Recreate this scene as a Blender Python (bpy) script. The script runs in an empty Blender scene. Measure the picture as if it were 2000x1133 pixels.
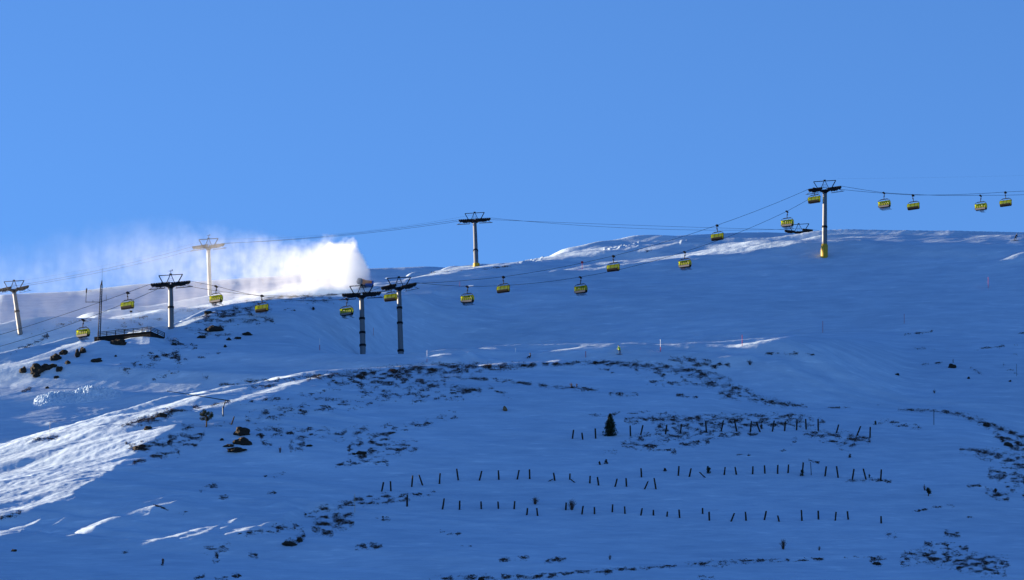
import bpy, bmesh, math, random
import numpy as np
from mathutils import Vector, Matrix, Quaternion

random.seed(7)
RNG = np.random.default_rng(11)
SC = bpy.context.scene
COL = SC.collection
R = math.radians

# ------------------------------------------------------------------ camera
FPX = 8333.33                      # focal length in photo pixels (2000 wide)
PITCH = R(14.0)
CT, ST = math.cos(PITCH), math.sin(PITCH)
cam = bpy.data.cameras.new('camera')
cam.lens = 150.0; cam.sensor_width = 36.0; cam.sensor_fit = 'HORIZONTAL'
cam.clip_start = 1.0; cam.clip_end = 12000.0
camo = bpy.data.objects.new('camera', cam)
COL.objects.link(camo)
camo.location = (0, 0, 0); camo.rotation_euler = (R(90) + PITCH, 0, 0)
SC.camera = camo

def ray(px, py):
    u = (px - 1000.0) / FPX; v = (566.5 - py) / FPX
    return u, CT - v * ST, ST + v * CT

def at(px, py, Y):
    """world point seen at a photo pixel, Y metres north of the camera"""
    u, d, w = ray(px, py)
    return Vector((u / d * Y, Y, w / d * Y))

def project(x, y, z):
    dep = y * CT + z * ST
    return 1000.0 + FPX * x / dep, 566.5 - FPX * (z * CT - y * ST) / dep

# ------------------------------------------------------------------ sun and sky
SUN_EL, SUN_AZ = R(7.0), R(70.0)     # azimuth measured from north (+y) towards the left (-x)
SUN_DIR = Vector((-math.sin(SUN_AZ) * math.cos(SUN_EL), math.cos(SUN_AZ) * math.cos(SUN_EL), math.sin(SUN_EL)))
TE = math.tan(SUN_EL)
SD = np.array([-math.sin(SUN_AZ), math.cos(SUN_AZ)])
world = bpy.data.worlds.new("World"); SC.world = world; world.use_nodes = True
wn = world.node_tree.nodes; wl = world.node_tree.links
wn.clear()
sky = wn.new('ShaderNodeTexSky'); sky.sky_type = 'NISHITA'; sky.sun_disc = False
sky.sun_elevation = SUN_EL; sky.sun_rotation = -SUN_AZ
sky.altitude = 2600; sky.air_density = 1.0; sky.dust_density = 0.5; sky.ozone_density = 4.0
tint = wn.new('ShaderNodeMix'); tint.data_type = 'RGBA'; tint.blend_type = 'MULTIPLY'
tint.inputs[0].default_value = 1.0
tint.inputs[7].default_value = (0.94, 0.94, 1.06, 1)
bg = wn.new('ShaderNodeBackground'); bg.inputs[1].default_value = 0.066
wo = wn.new('ShaderNodeOutputWorld')
wl.new(sky.outputs[0], tint.inputs[6]); wl.new(tint.outputs[2], bg.inputs[0]); wl.new(bg.outputs[0], wo.inputs[0])
sl = bpy.data.lights.new('sun', 'SUN'); sl.energy = 5.0; sl.angle = R(0.5); sl.color = (1.0, 0.79, 0.55)
so = bpy.data.objects.new('sun', sl); COL.objects.link(so)
so.rotation_euler = SUN_DIR.to_track_quat('Z', 'Y').to_euler()
so.location = (-300, 300, 400)
vs = SC.view_settings
vs.view_transform = 'Standard'; vs.look = 'None'; vs.gamma = 1.0; vs.exposure = 2.18
cy = SC.cycles
cy.max_bounces = 8; cy.diffuse_bounces = 3; cy.transparent_max_bounces = 16; cy.volume_bounces = 8
cy.use_denoising = True
cy.volume_step_rate = 1.0; cy.volume_max_steps = 256

# ------------------------------------------------------------------ noise
def noise_grid(n, beta, lo, hi, seed, stretch=1.0):
    """periodic n x n noise, unit variance; wavelengths lo..hi in cells; stretch>1 lengthens features along axis 0"""
    r = np.random.default_rng(seed)
    w = r.standard_normal((n, n))
    k0 = np.fft.fftfreq(n)[:, None] * stretch; k1 = np.fft.rfftfreq(n)[None, :]
    k = np.sqrt(k0 ** 2 + k1 ** 2); k[0, 0] = 1.0
    amp = k ** (-beta) * np.exp(-(k * lo) ** 2) * (1 - np.exp(-(k * hi) ** 2)); amp[0, 0] = 0
    f = np.fft.irfft2(np.fft.rfft2(w) * amp, s=(n, n))
    return f / f.std()

def samp(g, u, v):
    """bilinear periodic sample at cell coordinates"""
    n, m = g.shape
    u = np.asarray(u, float); v = np.asarray(v, float)
    iu = np.floor(u).astype(int); iv = np.floor(v).astype(int)
    fu = u - iu; fv = v - iv
    i0 = iu % n; i1 = (iu + 1) % n; j0 = iv % m; j1 = (iv + 1) % m
    return (g[i0, j0] * (1 - fu) + g[i1, j0] * fu) * (1 - fv) + (g[i0, j1] * (1 - fu) + g[i1, j1] * fu) * fv

# ------------------------------------------------------------------ terrain: ridge and slope lines read off the photo
def L(*pts):
    a = np.array(pts, float); return a[:, 0], a[:, 1]

C1 = L((-900, 1300), (-300, 950), (0, 853), (100, 832), (200, 808), (330, 770), (450, 742), (550, 727), (640, 716), (750, 713), (860, 712), (960, 707), (1050, 701),
       (1130, 698), (1210, 696), (1300, 702), (1380, 719), (1450, 752), (1520, 780), (1600, 794), (1700, 800), (1800, 803), (1870, 811), (1930, 828), (2000, 856), (2200, 960), (2600, 1100))
C1D = L((-900, 730), (0, 746), (200, 750), (400, 758), (550, 768), (700, 780), (900, 786), (1200, 790), (1350, 785), (1500, 768), (1700, 758), (2000, 742), (2600, 720))
FT = L((-900, 1250), (-300, 900), (0, 796), (150, 790), (240, 775), (330, 748), (450, 722), (600, 704), (700, 698), (780, 697), (830, 696), (930, 684), (1000, 682), (1060, 684), (1130, 673), (1200, 670), (1300, 671),
       (1400, 668), (1530, 655), (1610, 655), (1700, 690), (1766, 720), (1860, 730), (2000, 745), (2600, 800))
FTD = L((-900, 765), (0, 780), (200, 790), (300, 797), (400, 803), (500, 807), (620, 808), (700, 804), (830, 803), (1200, 806), (1400, 804), (1530, 803), (1610, 810), (1700, 815), (1800, 815), (2000, 806), (2600, 780))
L1 = L((-900, 1200), (-300, 850), (0, 712), (50, 701), (100, 684), (150, 667), (190, 660), (320, 657), (350, 640), (380, 620), (410, 607), (450, 596), (540, 582), (640, 576), (700, 573), (760, 568), (850, 580), (1000, 595),
       (1200, 580), (1400, 570), (1700, 575), (2000, 610), (2600, 640))
L1D = L((-900, 810), (0, 822), (200, 836), (330, 850), (400, 860), (480, 870), (560, 876), (640, 882), (720, 893), (780, 900), (860, 908), (1000, 914), (1400, 910), (1700, 890), (2000, 880), (2600, 865))
R9 = L((-900, 1150), (-300, 790), (0, 676), (40, 655), (100, 640), (160, 628), (200, 620), (290, 607), (380, 597), (450, 589), (520, 577), (560, 566), (590, 557), (612, 554), (636, 557), (662, 568), (700, 566), (760, 546),
       (850, 531), (920, 520), (1000, 513), (1060, 504), (1140, 491), (1200, 484), (1245, 476), (1265, 475), (1330, 470), (1400, 466), (1500, 459), (1560, 457), (1640, 457), (1700, 462), (1750, 466), (1780, 467),
       (1830, 465), (1880, 463), (1940, 458), (2000, 455), (2600, 440))
R9D = L((-900, 900), (0, 915), (300, 920), (700, 930), (850, 957), (1000, 970), (1200, 975), (1500, 985), (1610, 983), (1800, 962), (2000, 950), (2600, 935))
FAR = L((-900, 1100), (-300, 690), (0, 577), (80, 575), (160, 570), (250, 560), (330, 555), (400, 553), (500, 545), (600, 538), (720, 528), (800, 525), (866, 525), (930, 540), (1000, 560), (1200, 560), (2600, 560))

def grids():
    a_in = np.linspace(-0.1275, 0.1275, 1100)
    a_l = -0.1275 - np.cumsum(np.geomspace(0.0006, 0.02, 60)); a_r = -a_l
    a = np.concatenate([a_l[::-1], a_in, a_r])
    y = np.concatenate([np.linspace(-60, 560, 45), np.arange(566, 600, 3), np.arange(600, 1012, 0.5),
                        np.arange(1012, 1300, 3.0), np.geomspace(1310, 5000, 30)])
    return a, y
GA, GY = grids()

def knots(a):
    """per column: knot depths and heights, near to far"""
    px = 1000 + FPX * a * CT
    def row(line, dline, dz=0.0, dpy=0.0):
        q = px.copy()
        for _ in range(2):
            py = np.interp(q, *line) + dpy
            v = (566.5 - py) / FPX
            q = 1000 + FPX * a * (CT - v * ST)
        d = np.interp(q, *dline) if isinstance(dline, tuple) else np.full_like(a, dline)
        return d, (ST + v * CT) / (CT - v * ST) * d + dz
    rows = []
    o = np.ones_like(a)
    for yy, zz in ((-80, -6), (0, -1.8), (150, 4), (330, 30), (480, 65)):
        rows.append((o * yy, o * zz))
    c1d, c1z = row(C1, C1D)
    w = np.clip((np.interp(px, *C1) - 700) / 160, 0, 1)
    flat = lambda v: L((-900, v), (2600, v))
    rows.append(row(flat(1175), flat(612)))
    bz = row(flat(1060), flat(658)); rows.append(bz)
    # mid of the near slope: between the 1060 row and the crest, a little convex
    md = bz[0] * 0.45 + c1d * 0.55; mz = bz[1] * 0.45 + c1z * 0.55 + 0.8
    rows.append((md, mz))
    rows.append((c1d - 9, c1z - 3.6)); rows.append((c1d, c1z)); rows.append((c1d + 5, c1z + 0.5))
    fd, fz = row(FT, FTD)
    fd = np.maximum(fd, c1d + 12)
    rows.append((fd, fz))
    bench = np.clip((px - 570) / 190, 0, 1) * np.clip((1640 - px) / 120, 0, 1)     # a valley hidden behind the middle crest
    ld, lz = row(L1, L1D)
    t1, t2 = 0.25, 0.48 + 0.2 * bench
    bd = fd + (ld - fd) * t1; b2 = fd + (ld - fd) * t2
    rows.append((bd, (fz + (lz - fz) * t1) * (1 - bench) + (fz + 2.0) * bench))
    rows.append((b2, (fz + (lz - fz) * t2) * (1 - bench) + (fz / fd * b2 - 2.0) * bench))
    rows.append((ld, lz))
    rd, rz = row(R9, R9D)
    k = np.clip((px - 690) / 90, 0, 1); k = k * k * (3 - 2 * k)        # right of here the slope runs straight on to the ridge
    td = ld + np.minimum(16, 0.25 * (rd - ld)); tz_valley = lz - 1.0
    tz_plain = lz + (rz - lz) * (td - ld) / (rd - ld)
    rows.append((td, tz_valley * (1 - k) + tz_plain * k))
    low = np.clip((px - 430) / 60, 0, 1) * (1 - k)
    md2 = np.maximum(rd - 38, td + 4); sd = np.maximum(rd - 12, md2 + 4); tz = tz_valley * (1 - k) + tz_plain * k
    zz = tz + (rz - 4.4 - tz) * (md2 - td) / (sd - td)
    rows.append((md2, zz * (1 - low) + (lz + 0.5) * low))
    # shoulder a little in front of the ridge
    rows.append((sd, rz - 4.4))
    rows.append((rd, rz)); rows.append((rd + 16, rz + 1.2 - 3.4 * k)); rows.append((rd + 45, rz - 2.0 - 4.0 * k))
    fd2, fz2 = row(FAR, 1200.0)
    rows.append((o * 1085, np.minimum(rz / rd * 1090 - 14.0, fz2 - 60))); rows.append((o * 1165, fz2 - 19.5)); rows.append((fd2, fz2)); rows.append((fd2 + 60, fz2 - 4))
    rows.append((o * 1700, fz2 - 120)); rows.append((o * 2600, fz2 * 0 + 20)); rows.append((o * 6000, fz2 * 0 - 60))
    assert all((rows[i + 1][0] - rows[i][0]).min() > 0.5 for i in range(len(rows) - 1)), [round(float((rows[i + 1][0] - rows[i][0]).min()), 1) for i in range(len(rows) - 1)]
    K = np.array([r[0] for r in rows]); Z = np.array([r[1] for r in rows])
    return K, Z

def pchip(x, y, xi):
    h = np.diff(x); d = np.diff(y) / h
    m = np.zeros_like(x)
    w1 = 2 * h[1:] + h[:-1]; w2 = h[1:] + 2 * h[:-1]
    with np.errstate(divide='ignore', invalid='ignore'):
        hm = (w1 + w2) / (w1 / d[:-1] + w2 / d[1:])
    m[1:-1] = np.where(d[:-1] * d[1:] > 0, hm, 0.0)
    m[0], m[-1] = d[0], d[-1]
    i = np.clip(np.searchsorted(x, xi) - 1, 0, len(h) - 1)
    t = (xi - x[i]) / h[i]
    return ((1 + 2 * t) * (1 - t) ** 2 * y[i] + t * (1 - t) ** 2 * h[i] * m[i] + t * t * (3 - 2 * t) * y[i + 1] + t * t * (t - 1) * h[i] * m[i + 1])

def loft():
    K, Z = knots(GA)
    out = np.zeros((len(GA), len(GY)))
    for j in range(len(GA)):
        out[j] = pchip(K[:, j], Z[:, j], GY)
    # soften the kinks between columns and rows
    ker = np.exp(-0.5 * (np.arange(-12, 13) / 5.0) ** 2); ker /= ker.sum()
    i0, i1 = np.searchsorted(GY, 600), np.searchsorted(GY, 1011)
    blk = out[:, i0:i1]
    pad = np.pad(blk, ((0, 0), (12, 12)), 'reflect', reflect_type='odd')
    sm = sum(ker[k] * pad[:, k:k + blk.shape[1]] for k in range(25))
    out[:, i0:i1] = sm
    pad = np.pad(out, ((12, 12), (0, 0)), 'edge')
    out = sum(ker[k] * pad[k:k + out.shape[0], :] for k in range(25))
    return out
ZB = loft()
# ------------------------------------------------------------------ drifts and benches added to the ground's shape to place sunlit patches
# strokes on the photo: list of (x, y, half width) and how far the drift leans to the sun
STROKES = [
 # upper lit band of the left shoulder
 ([(-60, 890, 26), (60, 868, 24), (160, 838, 20), (250, 812, 17), (330, 786, 13), (400, 766, 9), (480, 746, 6), (560, 733, 5), (650, 721, 4), (690, 717, 2)], .30),
 ([(20, 850, 6), (200, 806, 6), (340, 767, 5), (450, 741, 4), (520, 731, 3)], .22),
 # second thin band under it
 ([(380, 798, 4), (440, 782, 5), (500, 766, 5), (560, 749, 4), (630, 733, 2.5), (650, 729, 1)], .30),
 # main lit field
 ([(-60, 985, 46), (20, 962, 44), (90, 935, 42), (150, 905, 38), (210, 877, 30), (260, 855, 22), (310, 838, 9), (340, 828, 3)], .20),
 ([(60, 970, 22), (120, 950, 22), (180, 918, 20), (240, 880, 14), (280, 862, 6)], .22),
 ([(-40, 1004, 10), (30, 996, 9), (80, 985, 7), (140, 968, 4)], .24),
 # bench up to the terrace
 ([(-40, 724, 6), (20, 714, 6), (60, 703, 6), (100, 690, 8), (140, 677, 8), (180, 662, 8), (196, 656, 6)], .30),
 ([(0, 737, 3), (60, 722, 2.5)], .22), ([(22, 752, 2), (60, 736, 4)], .25),
 ([(325, 655, 2), (345, 640, 4), (370, 626, 5), (400, 613, 4), (420, 606, 2)], .25),
 # shoulder behind
 ([(215, 622, 2), (250, 616, 4), (300, 609, 4), (350, 603, 4), (420, 594, 4), (480, 584, 5), (540, 572, 6), (580, 560, 4), (610, 556, 2)], .30),
 # ridge strip under the big tower
 ([(1060, 537, 3), (1110, 528, 4), (1160, 520, 6), (1230, 512, 7), (1300, 504, 6), (1400, 492, 6), (1480, 484, 6), (1540, 478, 5), (1600, 473, 3), (1680, 470, 1.2)], .26),
 ([(925, 521, 3), (960, 519, 3), (1000, 514, 3), (1060, 505, 4), (1130, 495, 3), (1200, 487, 3), (1260, 480, 3.5), (1310, 476, 2.5), (1340, 473, 1.5)], .26),
 ([(790, 546, 2), (850, 532, 4), (900, 526, 5), (930, 522, 3)], .22), ([(860, 570, 2), (890, 563, 3.5), (925, 558, 2)], .25), ([(785, 576, 1.5), (840, 571, 2)], .2),
 ([(680, 567, 2), (740, 560, 4), (790, 549, 3)], .2), ([(1230, 494, 2), (1280, 484, 3), (1330, 477, 2)], .22),
 # mid crest
 ([(1035, 685, 1), (1060, 684, 2), (1090, 681, 4.5), (1120, 677, 4), (1150, 673, 3), (1190, 670.5, 1.5), (1225, 670, 1)], .30),
 ([(1270, 672, 1), (1310, 671.5, 2), (1345, 670, 1)], .22),
 ([(1380, 669.5, 1), (1410, 668, 3), (1440, 667, 6), (1470, 665, 8), (1500, 661, 5), (1535, 656, 1.5)], .28),
 ([(832, 704, 1.2), (860, 699, 1.8), (895, 692, 2), (930, 685, 1.2)], .17), ([(842, 706, 1.0), (875, 701, 1.4), (897, 696, 1)], .17),
 ([(920, 714, 1), (960, 709, 3), (1010, 704, 3), (1070, 701, 2), (1150, 698, 2)], .2), ([(1068, 709, 1.5), (1100, 704, 3), (1120, 701, 1)], .2),
 ([(1375, 703, 1.5), (1420, 697, 2.5), (1460, 691, 1.5)], .22), ([(870, 733, 1), (895, 727, 2)], .22),
 ([(1940, 517, 1.5), (1970, 508, 4), (2010, 500, 7)], .24), ([(1715, 683.5, 1), (1726, 683, 1.5)], .2),
 ([(1890, 463, .6), (1950, 461, 1.2), (1975, 461, 1)], .12),
 # sunlit streaks low on the left
 ([(-20, 1048, 4), (40, 1035, 5), (80, 1016, 2)], .24), ([(60, 1041, 4), (100, 1027, 5), (130, 1011, 2)], .22), ([(100, 1044, 3), (118, 1033, 4), (135, 1018, 2)], .22),
 ([(126, 1048, 3), (160, 1035, 6), (190, 1022, 5), (230, 1002, 3), (268, 977, 1.5)], .3), ([(155, 1040, 2), (185, 1030, 3)], .2),
 ([(205, 1020, 3), (240, 1008, 5), (280, 998, 5), (330, 987, 3), (366, 970, 1.5)], .28), ([(262, 1014, 2), (290, 1007, 3)], .24), ([(270, 988, 1.5), (300, 980, 2.5), (332, 971, 1)], .22),
 ([(212, 1066, 2), (240, 1057, 3), (264, 1044, 1)], .26), ([(246, 1035, 2), (262, 1031, 3)], .24), ([(248, 1066, 1.5), (264, 1060, 2)], .22),
 ([(272, 1066, 3), (300, 1057, 5), (340, 1046, 5), (380, 1036, 5), (410, 1028, 2)], .3), ([(345, 1058, 3), (380, 1046, 4), (420, 1030, 3), (440, 1017, 1)], .3),
 ([(426, 1052, 3), (440, 1044, 5), (470, 1036, 5), (505, 1024, 4), (550, 1012, 2)], .3), ([(428, 1036, 3), (445, 1026, 3), (480, 1012, 1.5)], .28), ([(505, 1029, 2), (525, 1021, 3), (550, 1015, 1)], .28),
 ([(518, 993, 1.2), (538, 985, 2.2), (556, 977, 1)], .3), ([(552, 1008, 1.5), (562, 1000, 3), (578, 994, 1)], .3), ([(602, 987, 1), (620, 984, 2.5), (636, 977, 1)], .28), ([(575, 979, 1), (592, 978, 2)], .2),
 ([(114, 994, 1.5), (130, 984, 2.5), (150, 974, 1)], .25), ([(28, 777, 1), (60, 788, 2), (110, 786, 3), (130, 788, 1)], .2), ([(-20, 805, 6), (60, 797, 4), (120, 794, 2)], .14),
]
LAYER = [1] * 6 + [3] * 4 + [0] * 8 + [2] * 5 + [1, 1, 2, 1, 0, 2, 0] + [1] * 21 + [2, 2]     # which fold of the ground each stroke lies on
assert len(LAYER) == len(STROKES)
def paint(layer):
    H, W = 620, 1100            # half resolution, 50 half-pixels of margin left and 25 above
    img = np.zeros((H, W), np.float32); val = np.zeros((H, W), np.float32)
    yy, xx = np.mgrid[0:H, 0:W].astype(np.float32)
    X = (xx - 50) * 2; Y = (yy - 25) * 2
    for (pts, I), ly in zip(STROKES, LAYER):
        if ly != layer: continue
        p = np.array(pts, float)
        if p[:, 1].min() > 970: I = I * 1.2; p[:, 2] *= 0.95
        m = p[:, 2].max() + 12
        x0 = max(0, int((p[:, 0].min() - m) / 2 + 50)); x1 = min(W, int((p[:, 0].max() + m) / 2 + 51))
        y0 = max(0, int((p[:, 1].min() - m) / 2 + 25)); y1 = min(H, int((p[:, 1].max() + m) / 2 + 26))
        if x1 <= x0 or y1 <= y0: continue
        sx = X[y0:y1, x0:x1]; sy = Y[y0:y1, x0:x1]
        best = np.full(sx.shape, -1e9, np.float32)
        for q, s in zip(p[:-1], p[1:]):
            dx, dy = s[0] - q[0], s[1] - q[1]
            t = np.clip(((sx - q[0]) * dx + (sy - q[1]) * dy) / (dx * dx + dy * dy), 0, 1)
            dist = np.hypot(sx - q[0] - t * dx, sy - q[1] - t * dy)
            best = np.maximum(best, (q[2] + (s[2] - q[2]) * t) - dist)
        f = np.clip(best / 3.0 + 0.6, 0, 1)
        img[y0:y1, x0:x1] = np.maximum(img[y0:y1, x0:x1], f)
        val[y0:y1, x0:x1] = np.maximum(val[y0:y1, x0:x1], f * I)
    return img, val
PAINT = [paint(k) for k in range(4)]
KX, _KZ = knots(GA)
for k_ in range(30, 51): pass
def look(g, px, py):
    u = np.clip(py / 2 + 25, 0, g.shape[0] - 1.01); v = np.clip(px / 2 + 50, 0, g.shape[1] - 1.01)
    i = u.astype(int); j = v.astype(int); fu = u - i; fv = v - j
    r = (g[i, j] * (1 - fu) + g[i + 1, j] * fu) * (1 - fv) + (g[i, j + 1] * (1 - fu) + g[i + 1, j + 1] * fu) * fv
    return np.where((px < -95) | (px > 2090) | (py > 1180), 0, r)

def masks(px, py, vis):
    pc = (1000 + FPX * GA * CT)[:, None]
    lim = [None, np.interp(pc, *C1D) + 6.0, np.maximum(np.interp(pc, *FTD), np.interp(pc, *C1D) + 12) + 5.0, np.interp(pc, *L1D) + 6.0]
    w = 0; l = 0
    for k in range(4):
        g = vis if lim[k] is None else vis * np.clip((lim[k] - GY[None, :]) / 2.0, 0, 1)
        w = np.maximum(w, look(PAINT[k][0], px, py) * g); l = np.maximum(l, look(PAINT[k][1], px, py) * g)
    return w, l

def grid_lookup(F, x, y):
    """bilinear sample of a field on the (azimuth, depth) grid"""
    a = x / np.maximum(y, 1.0)
    j = np.clip(np.searchsorted(GA, a) - 1, 0, len(GA) - 2); i = np.clip(np.searchsorted(GY, y) - 1, 0, len(GY) - 2)
    ta = np.clip((a - GA[j]) / (GA[j + 1] - GA[j]), 0, 1); ty = np.clip((y - GY[i]) / (GY[i + 1] - GY[i]), 0, 1)
    return (F[j, i] * (1 - ta) + F[j + 1, i] * ta) * (1 - ty) + (F[j, i + 1] * (1 - ta) + F[j + 1, i + 1] * ta) * ty

# fields on the (azimuth, depth) grid: pixel, visibility
def pixel_fields(Z):
    X = GA[:, None] * GY[None, :]; Y = np.broadcast_to(GY[None, :], X.shape)
    yy = np.where(Y > 300, Y, 300.0)
    px, py = project(GA[:, None] * yy, yy, Z)
    k = np.where(Y > 300, Z / yy, -9)
    run = np.maximum.accumulate(k, axis=1)
    prev = np.concatenate([np.full((len(GA), 1), -9.0), run[:, :-1]], axis=1)
    vis = np.clip((k - prev) * yy / 0.25 + 1.0, 0, 1) * (Y > 560)
    return px, py, vis

N_DRIFT = noise_grid(1024, 1.2, 3.0, 40, 3, 4.0)
def shape_sun_drifts(Z):
    px, py, vis = pixel_fields(Z)
    want, lean = masks(px, py, vis); lean = lean * 0.72
    # regular grid along the sun's bearing
    c = 0.4
    t_dir = np.array([-SD[1], SD[0]])
    xs = np.array([[-170, 590], [170, 590], [-170, 1060], [170, 1060]], float)
    s0, s1 = (xs @ SD).min(), (xs @ SD).max(); t0, t1 = (xs @ t_dir).min(), (xs @ t_dir).max()
    S = np.arange(s0, s1, c); T = np.arange(t0, t1, c)
    SS, TT = np.meshgrid(S, T, indexing='ij')
    x = SS * SD[0] + TT * t_dir[0]; y = SS * SD[1] + TT * t_dir[1]
    z = grid_lookup(Z, x, y)
    m = np.gradient(z, c, axis=0)
    wv = grid_lookup(want, x, y); ln = grid_lookup(lean, x, y); vv = grid_lookup(vis, x, y)
    inside = (np.abs(x / np.maximum(y, 1)) < 0.14) & (y > 605) & (y < 1040)
    streak = samp(N_DRIFT, x * 0.9 + y * 0.5, y * 1.6 - x * 0.55)
    tgt_lit = TE - ln - m + 0.07 * streak * wv
    tgt_sh = np.maximum(0, TE + 0.035 - m)
    g = np.where(inside, wv * np.minimum(tgt_lit, 0.12) + (1 - wv) * vv * tgt_sh, 0)
    g = np.clip(g, -0.6, 0.5)
    # height field whose slope along the sun's bearing is g, leaking back to the base surface over ~LEAK metres
    n = g.shape[0]
    P = 1 << (2 * n - 1).bit_length()
    w = 2 * np.pi * np.fft.rfftfreq(P, c)[:, None]
    lam = 1.0 / 22.0
    G = np.fft.rfft(g, P, axis=0)
    D = np.fft.irfft(-1j * w * G / (w ** 2 + lam ** 2), P, axis=0)[:n]
    # smooth lightly across
    ker = np.array([1, 2, 3, 2, 1.]) / 9
    pad = np.pad(D, ((0, 0), (2, 2)), 'edge'); D = sum(ker[k] * pad[:, k:k + D.shape[1]] for k in range(5))
    D = np.clip(D, -5, 5)
    # lift what should stand in the sun above whatever shades it
    gh = z + D - SS * TE
    run = np.maximum.accumulate(gh[::-1], axis=0)[::-1]
    lift = np.clip(run - gh + 0.04, 0, 1.6) * np.clip(wv * 1.6 - 0.4, 0, 1)
    kl = np.exp(-0.5 * (np.arange(-10, 11) / 4.0) ** 2); kl /= kl.sum()
    for ax in (0, 1):
        pw = [(0, 0), (0, 0)]; pw[ax] = (10, 10)
        pad = np.pad(lift, pw, 'edge')
        lift = sum(kl[k] * (pad[k:k + lift.shape[0]] if ax == 0 else pad[:, k:k + lift.shape[1]]) for k in range(21))
    D = D + lift * 1.7 * inside
    # back on the terrain grid
    X = GA[:, None] * GY[None, :]; Y = np.broadcast_to(GY[None, :], X.shape)
    u = ((X * SD[0] + Y * SD[1]) - s0) / c; v = ((X * t_dir[0] + Y * t_dir[1]) - t0) / c
    ok = (u > 1) & (u < len(S) - 2) & (v > 1) & (v < len(T) - 2)
    out = np.where(ok, samp(D, np.clip(u, 0, len(S) - 2), np.clip(v, 0, len(T) - 2)), 0)
    e = np.clip((0.138 - np.abs(GA)) / 0.008, 0, 1)[:, None] * np.clip((GY - 606) / 15, 0, 1) * np.clip((1035 - GY) / 15, 0, 1)
    return out * e
ZT = ZB.copy()
for _ in range(6):
    ZT = ZT + shape_sun_drifts(ZT)
# wind ripples and softer undulation
X2 = GA[:, None] * GY[None, :]; Y2 = np.broadcast_to(GY[None, :], X2.shape)
NR = noise_grid(1024, 1.0, 2.2, 14, 5, 3.0)
NU = noise_grid(512, 1.6, 6, 60, 6)
PXF, PYF, VISF = pixel_fields(ZT)
fade = np.clip((GY - 590) / 20, 0, 1) * np.clip((1300 - GY) / 60, 0, 1)
LIT = masks(PXF, PYF, VISF)[0]
ripple = samp(NR, X2 * 1.7 + Y2 * 0.8, Y2 * 2.6 - X2 * 0.9)
lump = np.zeros_like(ZT)
for pts in ([(1180, 487), (1215, 480), (1250, 476)], [(1010, 515), (1040, 509), (1062, 505)], [(1330, 472), (1350, 470)]):
    p = np.array(pts, float); c = np.interp(PXF, p[:, 0], p[:, 1])
    lump = np.maximum(lump, np.exp(-((PYF - c) / 4.0) ** 2) * (PXF > p[0, 0]) * (PXF < p[-1, 0]) * VISF)
NL = noise_grid(512, 0.6, 1.5, 8, 9)
def blur2(a, n):
    for ax in (0, 1):
        c = np.cumsum(np.concatenate([np.repeat(np.take(a, [0], ax), n + 1, ax), a, np.repeat(np.take(a, [-1], ax), n, ax)], ax), ax)
        a = (np.take(c, range(2 * n + 1, c.shape[ax]), ax) - np.take(c, range(0, c.shape[ax] - 2 * n - 1), ax)) / (2 * n + 1)
    return a
NEAR = look(blur2(blur2(np.maximum(PAINT[0][0], np.maximum(PAINT[1][0], np.maximum(PAINT[2][0], PAINT[3][0]))), 4), 4), PXF, PYF) * VISF
NF = noise_grid(1024, 0.5, 1.2, 6, 15, 2.5)
crust = samp(NF, X2 * 2.4 + Y2 * 1.0, Y2 * 3.2 - X2 * 1.1)
ZT = ZT + fade * NEAR * (0.020 * ripple + 0.030 * crust) * np.clip((830 - GY) / 40, 0.25, 1)[None, :]
ZT = ZT + fade * (0.02 + 0.018 * LIT) * ripple + fade * 0.10 * samp(NU, X2 * 1.0, Y2 * 1.0) + lump * np.maximum(0, samp(NL, X2 * 3.4, Y2 * 2.6)) * 0.20

# ground cut and banked for the railed terrace
TD0 = 831.0
TCc = at(294, 648.5, TD0); TA = at(184, 660.5, TD0 + 5.0); TB = at(321, 661, TD0 + 5.2)
TA.z = TB.z = TCc.z
def cut_terrace():
    global ZT
    px = 1000 + FPX * GA * CT
    sel = np.where((px > 160) & (px < 345))[0]
    for j in sel:
        a = GA[j]
        # depth of the wall in this column
        def cross(p, q):
            d = (q.x - p.x) - a * (q.y - p.y)
            t = (a * p.y - p.x) / d
            return p.y + (q.y - p.y) * min(max(t, -.25), 1.25)
        yw = cross(TA, TCc) if px[j] < 294 else cross(TCc, TB)
        line = np.interp(px[j], [160, 184, 222, 257, 280, 300, 321, 345], [681, 677, 670, 660, 658, 659, 662, 662])
        zt = (ST + (566.5 - line) / FPX * CT) / (CT - (566.5 - line) / FPX * ST) * (yw - .2)
        w = min(1, max(0, (px[j] - 160) / 22)) * min(1, max(0, (345 - px[j]) / 22))
        dz = zt - np.interp(yw - .2, GY, ZT[j])
        f = np.clip(1 - (yw - .2 - GY) / 15.0, 0, 1); f = f * f * (3 - 2 * f)
        b = np.clip(1 - (GY - yw - 7.0) / 14.0, 0, 1); b = b * b * (3 - 2 * b)
        ff = np.where(GY <= yw + .6, f, b)
        new = ZT[j] + dz * ff * w
        back = (GY > yw + .4) & (GY < yw + 7) & (px[j] > 182) & (px[j] < 323)
        new = np.where(back, np.minimum(new, TCc.z - .35), new)
        ZT[j] = new
cut_terrace()
RUN = np.maximum.accumulate(np.where(GY[None, :] > 560, ZT / np.maximum(GY[None, :], 1), -9), axis=1)
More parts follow.
